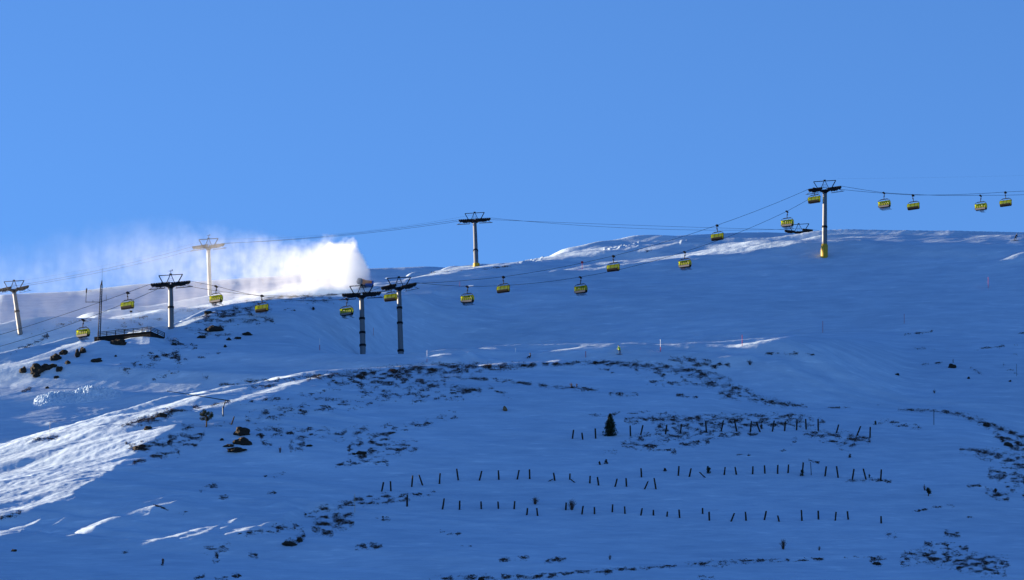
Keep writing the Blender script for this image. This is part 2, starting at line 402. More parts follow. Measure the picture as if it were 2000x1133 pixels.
def hit(px, py):
    """first point of the terrain behind a photo pixel"""
    u, d, w = ray(px, py)
    a = u / d; k = w / d
    j = int(np.clip(np.searchsorted(GA, a), 1, len(GA) - 1))
    if a - GA[j - 1] < GA[j] - a: j -= 1
    i = int(np.searchsorted(RUN[j], k))
    if i >= len(GY): return None
    if i == 0: y = GY[0]
    else:
        k0 = ZT[j, i - 1] / GY[i - 1]; k1 = ZT[j, i] / GY[i]
        t = 0.5 if k1 == k0 else min(max((k - k0) / (k1 - k0), 0), 1)
        y = GY[i - 1] + t * (GY[i] - GY[i - 1])
    return Vector((a * y, y, k * y))
def ground_z(x, y):
    return float(grid_lookup(ZT, np.array([x]), np.array([y]))[0])

# ------------------------------------------------------------------ materials
MATS = {}
def mat(name, color, rough=0.7, metal=0.0, var=0.0, scale=3.0, spec=0.3, bump=0.0):
    m = bpy.data.materials.new(name); m.use_nodes = True
    nt = m.node_tree; b = nt.nodes['Principled BSDF']
    b.inputs['Base Color'].default_value = (*color, 1); b.inputs['Roughness'].default_value = rough
    b.inputs['Metallic'].default_value = metal; b.inputs['Specular IOR Level'].default_value = spec
    if var > 0 or bump > 0:
        tc = nt.nodes.new('ShaderNodeTexCoord'); nz = nt.nodes.new('ShaderNodeTexNoise')
        nz.inputs['Scale'].default_value = scale; nz.inputs['Detail'].default_value = 4
        nt.links.new(tc.outputs['Object'], nz.inputs['Vector'])
    if var > 0:
        mx = nt.nodes.new('ShaderNodeMix'); mx.data_type = 'RGBA'
        mx.inputs[6].default_value = (*[c * (1 - var) for c in color], 1)
        mx.inputs[7].default_value = (*[min(1, c * (1 + var)) for c in color], 1)
        nt.links.new(nz.outputs['Fac'], mx.inputs[0]); nt.links.new(mx.outputs[2], b.inputs['Base Color'])
    if bump > 0:
        bp = nt.nodes.new('ShaderNodeBump'); bp.inputs['Strength'].default_value = bump; bp.inputs['Distance'].default_value = 0.05
        nt.links.new(nz.outputs['Fac'], bp.inputs['Height']); nt.links.new(bp.outputs[0], b.inputs['Normal'])
    MATS[name] = m
    return m
def snow_mat():
    m = bpy.data.materials.new('snow'); m.use_nodes = True; MATS['snow'] = m
    nt = m.node_tree; b = nt.nodes['Principled BSDF']; N = nt.nodes.new; lk = nt.links.new
    b.inputs['Roughness'].default_value = 0.7; b.inputs['Specular IOR Level'].default_value = 0.15
    tc = N('ShaderNodeTexCoord')
    def noise(scale, rot, sc, det, ro=.6):
        mp = N('ShaderNodeMapping'); mp.inputs['Scale'].default_value = sc; mp.inputs['Rotation'].default_value = (0, 0, rot); lk(tc.outputs['Object'], mp.inputs[0])
        n = N('ShaderNodeTexNoise'); n.inputs['Scale'].default_value = scale; n.inputs['Detail'].default_value = det; n.inputs['Roughness'].default_value = ro; lk(mp.outputs[0], n.inputs['Vector'])
        return n.outputs['Fac']
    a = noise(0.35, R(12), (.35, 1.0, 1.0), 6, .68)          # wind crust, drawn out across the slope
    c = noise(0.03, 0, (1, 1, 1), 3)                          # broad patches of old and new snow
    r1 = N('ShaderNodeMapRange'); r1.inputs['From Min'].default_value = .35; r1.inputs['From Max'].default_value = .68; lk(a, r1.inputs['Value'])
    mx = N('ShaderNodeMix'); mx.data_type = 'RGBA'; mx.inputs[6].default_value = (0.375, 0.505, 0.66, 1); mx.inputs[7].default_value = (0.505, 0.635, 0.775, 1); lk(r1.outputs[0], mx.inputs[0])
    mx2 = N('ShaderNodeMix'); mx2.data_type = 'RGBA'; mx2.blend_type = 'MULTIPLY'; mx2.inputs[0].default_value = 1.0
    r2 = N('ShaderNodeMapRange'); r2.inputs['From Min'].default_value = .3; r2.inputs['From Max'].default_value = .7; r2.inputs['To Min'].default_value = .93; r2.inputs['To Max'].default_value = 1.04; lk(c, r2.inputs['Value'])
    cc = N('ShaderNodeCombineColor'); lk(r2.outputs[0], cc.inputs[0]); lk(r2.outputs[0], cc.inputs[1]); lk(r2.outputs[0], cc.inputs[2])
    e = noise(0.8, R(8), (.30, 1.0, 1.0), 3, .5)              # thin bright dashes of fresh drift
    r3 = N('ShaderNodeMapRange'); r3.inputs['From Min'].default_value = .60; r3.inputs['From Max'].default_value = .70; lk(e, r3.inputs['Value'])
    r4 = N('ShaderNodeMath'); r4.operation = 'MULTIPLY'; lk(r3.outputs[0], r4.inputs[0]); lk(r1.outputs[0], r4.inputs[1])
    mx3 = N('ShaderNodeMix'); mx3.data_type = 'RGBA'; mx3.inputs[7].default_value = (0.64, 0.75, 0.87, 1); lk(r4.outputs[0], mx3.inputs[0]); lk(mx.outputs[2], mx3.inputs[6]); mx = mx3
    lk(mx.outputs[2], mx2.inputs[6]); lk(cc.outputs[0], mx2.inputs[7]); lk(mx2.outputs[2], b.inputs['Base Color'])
    g = noise(1.1, R(14), (.4, 1.0, 1.0), 5, .65)
    bp = N('ShaderNodeBump'); bp.inputs['Strength'].default_value = 0.5; bp.inputs['Distance'].default_value = 0.25; lk(g, bp.inputs['Height']); lk(bp.outputs[0], b.inputs['Normal'])
snow_mat()

def build_ground():
    na, ny = ZT.shape
    me = bpy.data.meshes.new('snow_ground')
    co = np.empty((na, ny, 3), np.float32)
    co[..., 0] = GA[:, None] * np.maximum(GY[None, :], 420.0); co[..., 1] = GY[None, :]; co[..., 2] = ZT
    me.vertices.add(na * ny); me.vertices.foreach_set('co', co.ravel())
    idx = np.arange(na * ny).reshape(na, ny)
    q = np.stack([idx[:-1, :-1], idx[1:, :-1], idx[1:, 1:], idx[:-1, 1:]], -1).reshape(-1, 4)
    nf = len(q)
    me.loops.add(nf * 4); me.loops.foreach_set('vertex_index', q.ravel().astype(np.int32))
    me.polygons.add(nf); me.polygons.foreach_set('loop_start', np.arange(0, nf * 4, 4, dtype=np.int32))
    me.polygons.foreach_set('use_smooth', np.ones(nf, bool))
    me.update(calc_edges=True); me.validate()
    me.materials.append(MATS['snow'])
    o = bpy.data.objects.new('snow_ground', me); COL.objects.link(o)
    o['kind'] = 'structure'
    return o
GROUND = build_ground()

# ------------------------------------------------------------------ object helpers
mat('galvanised_steel', (0.10, 0.118, 0.142), 0.55, 0.1, 0.12, 2.0, 0.4)
mat('dark_steel', (0.008, 0.010, 0.014), 0.75, 0.0, 0.2, 3.0, 0.12)
mat('black_rubber', (0.008, 0.008, 0.009), 0.8, spec=0.1)
mat('yellow_pad', (0.36, 0.24, 0.012), 0.6, 0, 0.12, 1.5)
mat('grey_shell', (0.13, 0.13, 0.14), 0.5, 0, 0.08, 2.0)
mat('black_plastic', (0.004, 0.0045, 0.006), 0.7, 0, 0.1, 2.0, 0.12)
mat('yellow_plastic', (0.25, 0.28, 0.006), 0.4, 0, 0.08, 2.0, 0.4)
mat('weathered_wood', (0.02, 0.016, 0.014), 0.85, 0, 0.35, 6.0, 0.2, 0.4)
mat('dark_timber', (0.02, 0.015, 0.011), 0.85, 0, 0.35, 4.0, 0.2, 0.4)
mat('rock', (0.022, 0.019, 0.016), 0.9, 0, 0.5, 2.2, 0.2, 0.8)
mat('brown_rock', (0.16, 0.11, 0.06), 0.9, 0, 0.45, 2.2, 0.2, 0.8)
mat('stone_wall', (0.012, 0.011, 0.011), 0.9, 0, 0.45, 2.5, 0.2, 0.8)
mat('heath', (0.046, 0.029, 0.020), 0.95, 0, 0.4, 0.6, 0.1)
mat('dry_grass', (0.16, 0.105, 0.055), 0.95, 0, 0.3, 0.6, 0.1)
mat('needles', (0.018, 0.030, 0.016), 0.9, 0, 0.45, 2.0, 0.2)
mat('pine_needles', (0.045, 0.048, 0.018), 0.9, 0, 0.45, 2.0, 0.2)
mat('bark', (0.05, 0.035, 0.025), 0.95, 0, 0.3, 5.0)
mat('twig', (0.055, 0.035, 0.028), 0.95, 0, 0.3, 5.0)
mat('red_paint', (0.42, 0.03, 0.03), 0.5)
mat('white_paint', (0.75, 0.75, 0.75), 0.5)
mat('cannon_blue', (0.02, 0.09, 0.35), 0.45)
mat('cannon_orange', (0.70, 0.20, 0.01), 0.45)
mat('bamboo', (0.40, 0.31, 0.16), 0.7)
mat('jacket_black', (0.02, 0.02, 0.026), 0.8); mat('jacket_navy', (0.02, 0.035, 0.09), 0.8); mat('jacket_lime', (0.48, 0.60, 0.04), 0.8)
mat('jacket_red', (0.35, 0.025, 0.03), 0.8); mat('jacket_teal', (0.02, 0.13, 0.15), 0.8); mat('jacket_white', (0.6, 0.6, 0.62), 0.8)
mat('trousers_black', (0.018, 0.018, 0.02), 0.85); mat('trousers_navy', (0.02, 0.03, 0.075), 0.85); mat('trousers_red', (0.22, 0.02, 0.02), 0.85)
mat('skin', (0.5, 0.3, 0.2), 0.6); mat('helmet_dark', (0.03, 0.03, 0.035), 0.35); mat('helmet_light', (0.5, 0.5, 0.52), 0.35)
mat('ski', (0.15, 0.04, 0.05), 0.4); mat('ski_dark', (0.03, 0.03, 0.04), 0.4)

def bubble_mat():
    m = bpy.data.materials.new('tinted_bubble'); m.use_nodes = True
    nt = m.node_tree; nt.nodes.clear(); N = nt.nodes.new
    out = N('ShaderNodeOutputMaterial'); d = N('ShaderNodeBsdfDiffuse'); t = N('ShaderNodeBsdfTranslucent'); g = N('ShaderNodeBsdfGlossy'); x = N('ShaderNodeBsdfTransparent')
    d.inputs[0].default_value = (0.27, 0.31, 0.004, 1); t.inputs[0].default_value = (0.36, 0.42, 0.004, 1)
    g.inputs['Roughness'].default_value = 0.15; g.inputs[0].default_value = (0.8, 0.8, 0.7, 1); x.inputs[0].default_value = (0.75, 0.8, 0.05, 1)
    m1 = N('ShaderNodeMixShader'); m1.inputs[0].default_value = 0.5
    m2 = N('ShaderNodeMixShader'); m2.inputs[0].default_value = 0.25
    m3 = N('ShaderNodeMixShader'); m3.inputs[0].default_value = 0.06
    for a, b in ((d.outputs[0], m1.inputs[1]), (t.outputs[0], m1.inputs[2]), (m1.outputs[0], m2.inputs[1]), (x.outputs[0], m2.inputs[2]), (m2.outputs[0], m3.inputs[1]), (g.outputs[0], m3.inputs[2]), (m3.outputs[0], out.inputs[0])):
        nt.links.new(a, b)
    MATS['tinted_bubble'] = m
bubble_mat()

class MB:
    """collects shapes and links them as one mesh object"""
    def __init__(s): s.v = []; s.f = []
    def add(s, vs, fs):
        o = len(s.v); s.v += [tuple(v) for v in vs]; s.f += [tuple(i + o for i in f) for f in fs]; return s
    def box(s, c, size, rot=None):
        c = Vector(c); hx, hy, hz = [q / 2 for q in size]
        vs = [Vector((x, y, z)) for x in (-hx, hx) for y in (-hy, hy) for z in (-hz, hz)]
        if rot is not None: vs = [rot @ v for v in vs]
        return s.add([c + v for v in vs], [(0, 1, 3, 2), (4, 6, 7, 5), (0, 4, 5, 1), (2, 3, 7, 6), (0, 2, 6, 4), (1, 5, 7, 3)])
    def tube(s, pts, radii, n=8, cap=True):
        pts = [Vector(p) for p in pts]
        if not hasattr(radii, '__len__'): radii = [radii] * len(pts)
        rings = []
        up = None
        for i, p in enumerate(pts):
            d = (pts[min(i + 1, len(pts) - 1)] - pts[max(i - 1, 0)]).normalized()
            if up is None:
                up = Vector((0, 0, 1)) if abs(d.z) < 0.9 else Vector((1, 0, 0))
            a = d.cross(up)
            if a.length < 1e-5: a = d.orthogonal()
            a.normalize(); b = a.cross(d).normalized(); up = b
            rings.append([p + (a * math.cos(2 * math.pi * k / n) + b * math.sin(2 * math.pi * k / n)) * radii[i] for k in range(n)])
        vs = [v for r in rings for v in r]; fs = []
        for i in range(len(pts) - 1):
            for k in range(n):
                fs.append((i * n + k, i * n + (k + 1) % n, (i + 1) * n + (k + 1) % n, (i + 1) * n + k))
        if cap:
            fs.append(tuple(range(n - 1, -1, -1))); fs.append(tuple((len(pts) - 1) * n + k for k in range(n)))
        return s.add(vs, fs)
    def bar(s, p, q, w, h=None):
        """square bar from p to q"""
        p = Vector(p); q = Vector(q); d = q - p
        r = d.to_track_quat('Y', 'Z').to_matrix()
        return s.box((p + q) / 2, (w, d.length, h or w), r)
    def build(s, name, m, parent=None, smooth=False, origin=None):
        me = bpy.data.meshes.new(name)
        if origin is not None:
            o0 = Vector(origin); me.from_pydata([tuple(Vector(v) - o0) for v in s.v], [], s.f)
        else: me.from_pydata(s.v, [], s.f)
        ms = m if isinstance(m, (list, tuple)) else [m]
        for k in ms: me.materials.append(MATS[k])
        if smooth: me.polygons.foreach_set('use_smooth', np.ones(len(me.polygons), bool))
        me.update()
        o = bpy.data.objects.new(name, me); COL.objects.link(o)
        if origin is not None: o.location = origin
        if parent is not None: o.parent = parent
        return o

def tag(o, label, cat, group=None, kind=None):
    o['label'] = label; o['category'] = cat
    if group: o['group'] = group
    if kind: o['kind'] = kind
    n = len(label.split())
    if not 4 <= n <= 16: print('LABEL LENGTH', n, label)
    return o
def empty(name, loc, rz=0.0):
    o = bpy.data.objects.new(name, None); COL.objects.link(o); o.location = loc; o.rotation_euler = (0, 0, rz); o.empty_display_size = 0.3
    return o
def copy_tree(o, parent=None):
    c = o.copy(); COL.objects.link(c)
    if parent is not None: c.parent = parent
    for ch in KIDS.get(o.name, []):
        copy_tree(ch, c)
    return c
KIDS = {}
def index_kids():
    KIDS.clear()
    for o in COL.objects:
        if o.parent is not None: KIDS.setdefault(o.parent.name, []).append(o)
ORD = ['first', 'second', 'third', 'fourth', 'fifth', 'sixth', 'seventh', 'eighth', 'ninth', 'tenth', 'eleventh', 'twelfth', 'thirteenth', 'fourteenth', 'fifteenth', 'sixteenth', 'seventeenth',
       'eighteenth', 'nineteenth', 'twentieth']
def ordinal(i, n):
    """i from 0: counted from the nearer end of a row of n"""
    if i <= (n - 1) // 2: return ORD[i] + ' from the left'
    return ORD[n - 1 - i] + ' from the right'
# ------------------------------------------------------------------ ground cover: heath poking through the snow
HEATH = [
 # near slope, crest band
 ([(600, 738, 4), (700, 729, 5), (760, 723, 6), (860, 717, 6), (960, 716, 5), (1090, 711, 3), (1180, 708, 3)], 1.0),
 ([(640, 747, 8), (720, 742, 10), (800, 746, 11), (870, 752, 8)], .6), ([(690, 734, 5), (770, 730, 6), (850, 727, 5), (980, 722, 3)], .9),
 ([(700, 764, 8), (820, 773, 10), (905, 769, 8)], .42), ([(880, 760, 5), (940, 764, 6)], .9),
 ([(860, 736, 2.5), (960, 741, 2.5), (1060, 753, 2.5), (1150, 764, 2)], .9), ([(1105, 757, 2), (1180, 763, 2.5)], .8), ([(1190, 769, 3), (1245, 771, 3)], .7), ([(940, 750, 3), (1000, 777, 3)], .25),
 ([(1160, 708, 3), (1240, 712, 5), (1330, 723, 7), (1400, 736, 5), (1430, 743, 2)], .95), ([(1170, 716, 4), (1200, 728, 4)], .4), ([(1240, 722, 4), (1300, 734, 4)], .5),
 ([(1305, 700, 3), (1360, 706, 5), (1425, 713, 3)], .9), ([(1330, 710, 3), (1400, 717, 3)], .5),
 ([(1330, 739, 4), (1400, 753, 6), (1450, 765, 7), (1480, 779, 6), (1530, 789, 4), (1575, 794, 2)], .85), ([(1400, 770, 5), (1450, 775, 5)], .6), ([(1320, 772, 2.5), (1362, 776, 2.5)], .8), ([(1260, 744, 4), (1345, 752, 4)], .4),
 ([(1600, 795, 1.5), (1660, 797, 1.5)], .5), ([(1700, 792, 2), (1715, 792, 2)], .4),
 # fence top row
 ([(1150, 812, 2), (1230, 808, 3), (1320, 806, 2)], .4), ([(1220, 822, 4), (1330, 818, 5), (1450, 815, 5), (1560, 814, 5), (1610, 824, 4)], .75), ([(1280, 836, 7), (1340, 834, 10), (1420, 828, 9), (1500, 826, 7), (1600, 828, 4)], .62),
 ([(1230, 856, 5), (1290, 855, 6), (1370, 850, 6), (1480, 846, 3)], .6), ([(1215, 868, 4), (1290, 874, 6), (1320, 884, 3)], .6), ([(1325, 870, 3), (1385, 862, 5)], .8),
 ([(1570, 846, 4), (1620, 850, 6), (1650, 852, 7), (1700, 862, 5)], .7), ([(1600, 856, 4), (1670, 870, 4)], .7), ([(1440, 888, 2), (1465, 890, 2)], .5), ([(1520, 878, 2), (1535, 880, 2)], .7), ([(1555, 858, 4), (1540, 866, 3)], .5), ([(1640, 880, 2), (1660, 880, 2)], .4),
 ([(1180, 885, 3), (1205, 882, 3)], .4), ([(1650, 938, 2), (1690, 940, 2)], .7), ([(1700, 936, 2), (1740, 941, 2)], .8), ([(1580, 900, 2), (1600, 903, 2)], .6),
 # right shoulder
 ([(1755, 800, 2), (1840, 803, 2.5), (1880, 812, 4), (1920, 826, 5), (1960, 838, 3.5), (2005, 858, 4)], 1.0), ([(1715, 824, 4), (1800, 833, 4)], .4), ([(1920, 828, 5), (1932, 834, 4)], 1.0), ([(1940, 846, 5), (1975, 862, 6), (2010, 880, 9)], .8),
 ([(1970, 868, 10), (1990, 872, 9)], 1.0), ([(1875, 880, 4), (1920, 885, 7), (1975, 898, 9), (2010, 915, 10)], .7), ([(1930, 925, 8), (1970, 930, 11), (2005, 940, 12)], .62), ([(1925, 958, 5), (1940, 966, 6), (1970, 972, 6)], .8), ([(1890, 950, 2), (1915, 948, 2)], .5),
 ([(1945, 850, 5), (2000, 905, 10)], .4), ([(1965, 950, 5), (2010, 975, 6)], .5),
 # lower right
 ([(1845, 1040, 4), (1875, 1046, 5)], .7), ([(1805, 1062, 3), (1850, 1068, 5), (1890, 1075, 5)], .7), ([(1730, 1044, 4), (1750, 1046, 4)], .6), ([(1700, 1093, 6), (1730, 1094, 5)], .6), ([(1708, 1101, 3), (1720, 1103, 2)], .9),
 ([(1760, 1094, 8), (1800, 1086, 10), (1860, 1092, 11), (1910, 1096, 9), (1970, 1100, 8)], .75), ([(1870, 1110, 6), (1930, 1115, 7), (1965, 1122, 4)], .6), ([(1650, 1088, 1.5), (1700, 1088, 1.5)], .5), ([(1890, 1010, 2), (1900, 1012, 2)], .5), ([(1780, 1000, 2), (1840, 990, 2)], .3), ([(1850, 985, 2), (1862, 990, 2)], .6),
 ([(1100, 1119, 2), (1190, 1114, 3), (1290, 1107, 2), (1362, 1101, 3), (1408, 1100, 5), (1440, 1098, 3), (1480, 1096, 3), (1560, 1094, 2), (1620, 1091, 2)], .65), ([(1180, 1118, 3), (1200, 1115, 3)], .9), ([(1365, 1128, 3), (1395, 1130, 3)], .5),
 ([(840, 1130, 3), (900, 1128, 4), (1000, 1126, 4), (1050, 1127, 4), (1110, 1120, 3)], .6), ([(975, 1093, 3), (1035, 1090, 3)], .7), ([(1065, 1098, 3), (1105, 1090, 4)], .7), ([(860, 1040, 3), (900, 1042, 3)], .3), ([(890, 1070, 2), (920, 1068, 2)], .4), ([(720, 1068, 3), (745, 1065, 3)], .6),
 # lower left clump
 ([(610, 1034, 8), (650, 1022, 10), (690, 1018, 9)], .9), ([(555, 1064, 4), (580, 1056, 6), (595, 1046, 5)], .9), ([(630, 1040, 5), (650, 1040, 6)], 1.0), ([(595, 1004, 4), (640, 992, 5), (700, 982, 5), (760, 976, 4)], .55), ([(600, 1012, 3), (690, 1006, 4)], .6),
 ([(690, 975, 3), (760, 968, 4), (850, 962, 3)], .5), ([(740, 978, 5), (800, 974, 4)], .5), ([(465, 1046, 3), (520, 1036, 5), (570, 1026, 5), (590, 1036, 5)], .5), ([(398, 1076, 5), (450, 1066, 5)], .6), ([(420, 1080, 4), (425, 1086, 4)], .7), ([(488, 1084, 4), (502, 1086, 4)], .8), ([(416, 1097, 4), (426, 1098, 4)], .7),
 ([(695, 1068, 4), (712, 1066, 5), (745, 1068, 3)], .8), ([(735, 1012, 2), (760, 1014, 3)], .5), ([(390, 958, 3), (425, 947, 4)], .5), ([(430, 971, 2.5), (446, 971, 2.5)], .9), ([(515, 930, 3), (560, 926, 3)], .35), ([(522, 964, 2), (540, 962, 2)], .7), ([(300, 985, 1), (340, 1000, 2)], .4),
 ([(700, 890, 6), (760, 880, 10), (815, 870, 8)], .5), ([(680, 880, 8), (730, 862, 14), (770, 850, 12)], .48), ([(655, 908, 3), (720, 900, 4), (760, 905, 3)], .5), ([(600, 838, 6), (660, 850, 8), (720, 842, 8)], .33), ([(480, 818, 7), (540, 806, 8), (600, 800, 7)], .5), ([(600, 800, 5), (690, 790, 6), (760, 785, 4)], .3),
 ([(500, 846, 6), (560, 842, 8), (610, 852, 6)], .5), ([(565, 868, 8), (595, 866, 8)], .6), ([(507, 846, 4), (515, 866, 5), (530, 868, 3)], .95), ([(612, 777, 3), (680, 785, 3)], .7), ([(750, 838, 8), (800, 835, 6), (860, 818, 5), (900, 812, 3)], .33), ([(860, 808, 3), (890, 806, 3)], .4),
 ([(470, 785, 3), (560, 776, 4), (640, 764, 3)], .3), ([(420, 1130, 3), (470, 1125, 4)], .3), ([(380, 1133, 5), (400, 1127, 4)], .7), ([(350, 1003, 2), (375, 1000, 2)], .4), ([(240, 1080, 2), (260, 1076, 2)], .2),
 # left, by the bright field
 ([(238, 834, 3), (270, 824, 5), (315, 812, 8), (340, 802, 4)], .95), ([(245, 868, 4), (270, 876, 7), (310, 866, 6), (355, 858, 8), (400, 850, 5)], .65), ([(262, 874, 5), (285, 870, 6)], 1.0), ([(260, 905, 3), (300, 890, 5), (350, 882, 6)], .6), ([(340, 804, 3), (420, 790, 3)], .6), ([(355, 836, 5), (378, 834, 4)], .8),
 ([(52, 864, 2.5), (80, 858, 3), (112, 853, 3)], .95), ([(0, 1012, 3), (40, 1002, 4)], .6), ([(470, 746, 3), (560, 742, 3), (625, 735, 3)], .8), ([(430, 752, 2), (470, 748, 2)], .5), ([(480, 757, 3), (540, 752, 3)], .5), ([(415, 830, 3), (450, 828, 3)], .5),
 ([(330, 855, 5), (385, 868, 5)], .5), ([(420, 790, 2), (470, 780, 2)], .4),
 # left knoll
 ([(235, 722, 6), (290, 706, 8), (350, 690, 8)], .42), ([(290, 690, 4), (340, 700, 8), (365, 706, 5)], .5), ([(325, 664, 5), (360, 672, 6), (385, 680, 4)], .5), ([(300, 740, 3), (350, 722, 4)], .35), ([(360, 640, 3), (400, 652, 4), (470, 655, 5)], .5),
 ([(378, 628, 4), (420, 614, 8), (470, 606, 9), (530, 600, 7)], .75), ([(400, 632, 6), (460, 622, 9), (520, 618, 8)], .55), ([(500, 628, 5), (535, 626, 4)], .5), ([(405, 645, 5), (435, 642, 6)], .9), ([(540, 584, 4), (600, 582, 6), (650, 586, 4)], .6), ([(555, 604, 2), (575, 606, 2)], .5), ([(605, 600, 3), (615, 604, 3)], .7),
 ([(480, 590, 3), (540, 582, 3), (600, 577, 2), (660, 575, 2)], .7), ([(380, 700, 2), (430, 690, 3)], .3), ([(395, 735, 3), (405, 738, 3)], .6), ([(60, 758, 3), (40, 766, 3)], .6),
 ([(20, 690, 2), (70, 668, 4), (95, 655, 4)], .5),
 # ridge and far right
 ([(940, 526, 1.5), (1010, 518, 1.5)], .7), ([(840, 532, 1), (930, 527, 1)], .3), ([(1258, 492, 2), (1272, 489, 2)], .7), ([(1495, 690, 1.5), (1550, 690, 2), (1590, 694, 2)], .7), ([(1765, 654, 1.5), (1800, 650, 1.5), (1830, 646, 1.5)], .7), ([(1780, 680, 1.5), (1850, 681, 1.5)], .35),
 ([(1905, 682, 1.5), (1990, 673, 1.5)], .5), ([(1895, 719, 2), (1920, 731, 2)], .7), ([(1960, 714, 3), (1985, 730, 3)], .4), ([(1975, 697, 1.5), (1990, 690, 1.5)], .5), ([(1800, 712, 1.5), (1840, 708, 1.5)], .5), ([(1990, 652, 1.5), (2005, 650, 1.5)], .6),
]
GRASS = [
 ([(60, 652, 3), (100, 636, 4), (180, 624, 3)], .45), ([(225, 634, 6), (290, 628, 8), (335, 616, 6)], .30), ([(215, 628, 2), (330, 612, 2)], .5), ([(340, 612, 3), (400, 602, 3), (470, 592, 2)], .5), ([(265, 610, 2.5), (280, 609, 2.5)], 1.0),
 ([(200, 648, 5), (290, 640, 6)], .25), ([(0, 575, 3), (200, 566, 3), (400, 556, 3), (560, 545, 3)], .20),
]
NG = noise_grid(512, 0.7, 1.0, 9, 21)
def tufts(spec, name, m, label, blades, size, per_px):
    V = []; F = []
    r = random.Random(5)
    for pts, d in spec:
        p = pts
        for q, s in zip(p[:-1], p[1:]):
            ln = math.hypot(s[0] - q[0], s[1] - q[1]); hw = (q[2] + s[2]) / 2
            for _ in range(max(1, int(ln * 2 * hw * per_px * (0.3 + d)))):
                t = r.random(); w = q[2] + (s[2] - q[2]) * t
                e = r.gauss(0, 0.72); e = max(-1.9, min(1.9, e))
                px = q[0] + (s[0] - q[0]) * t + r.uniform(-2, 2); py = q[1] + (s[1] - q[1]) * t + e * w
                n = float(samp(NG, px * 0.16, py * 0.40))
                if r.random() > (n - ((0.15 if d > .5 else 0.28) - 1.3 * d)) / 1.0: continue
                h = hit(px, py)
                if h is None or h.y > 1250: continue
                big = r.uniform(0.6, 1.35) * size * (0.75 + 0.35 * max(0, min(1.5, n)))
                for _b in range(blades):
                    a = r.uniform(0, 2 * math.pi); ra = big * r.random()
                    c = Vector((h.x + math.cos(a) * ra, h.y + math.sin(a) * ra * 0.8, 0)); c.z = h.z + (c.y - h.y) * 0.42 - 0.03
                    a2 = r.uniform(0, math.pi); k = big * r.uniform(0.25, 0.55)
                    dx = Vector((math.cos(a2), math.sin(a2), 0)) * k; up = Vector((r.uniform(-.5, .5) * k, r.uniform(-.5, .5) * k, big * r.uniform(0.25, 0.75)))
                    o = len(V); V += [c - dx, c + dx + Vector((0, 0, r.uniform(-.05, .08))), c + up]; F.append((o, o + 1, o + 2))
    me = bpy.data.meshes.new(name); me.from_pydata([tuple(v) for v in V], [], F); me.materials.append(MATS[m]); me.update()
    o = bpy.data.objects.new(name, me); COL.objects.link(o); tag(o, label, name.split('_')[0], kind='stuff')
    print('TUFTS', name, len(F))
tufts(HEATH, 'heath_shrubs', 'heath', 'dark dwarf heath poking through the wind blown snow', 6, 0.14, 1.9)
tufts(GRASS, 'dry_grass', 'dry_grass', 'brown dry grass showing through thin snow on the shoulder', 6, 0.13, 0.8)

# ------------------------------------------------------------------ boulders
from mathutils import noise as mnoise
def boulder(px, py, w, h, label, m='rock', seed=0, group='dark boulders on the snow'):
    p = hit(px, py + h * 0.35)
    if p is None: return
    k = p.y / 8333.0
    rx, rz = w * k / 2, h * k / 2 * 1.25
    bm = bmesh.new(); bmesh.ops.create_icosphere(bm, subdivisions=3, radius=1.0)
    off = Vector((seed * 7.3, seed * 3.1, seed * 1.7))
    for v in bm.verts:
        n = mnoise.noise(v.co * 1.3 + off) * 0.5 + mnoise.noise(v.co * 3.1 + off) * 0.22
        c = v.co * (1 + n)
        c.z = max(c.z, -0.6); c = Vector((round(c.x * 3.2) / 3.2 * 0.35 + c.x * 0.65, c.y, round(c.z * 2.6) / 2.6 * 0.4 + c.z * 0.6))
        v.co = Vector((c.x * rx, c.y * max(rx * 0.6, rz), c.z * rz + rz * 0.25))
    me = bpy.data.meshes.new('boulder'); bm.to_mesh(me); bm.free(); me.materials.append(MATS[m])
    o = bpy.data.objects.new('boulder', me); COL.objects.link(o); o.location = p; o.rotation_euler = (0, 0, random.uniform(-.3, .3))
    tag(o, label, 'boulder', group)
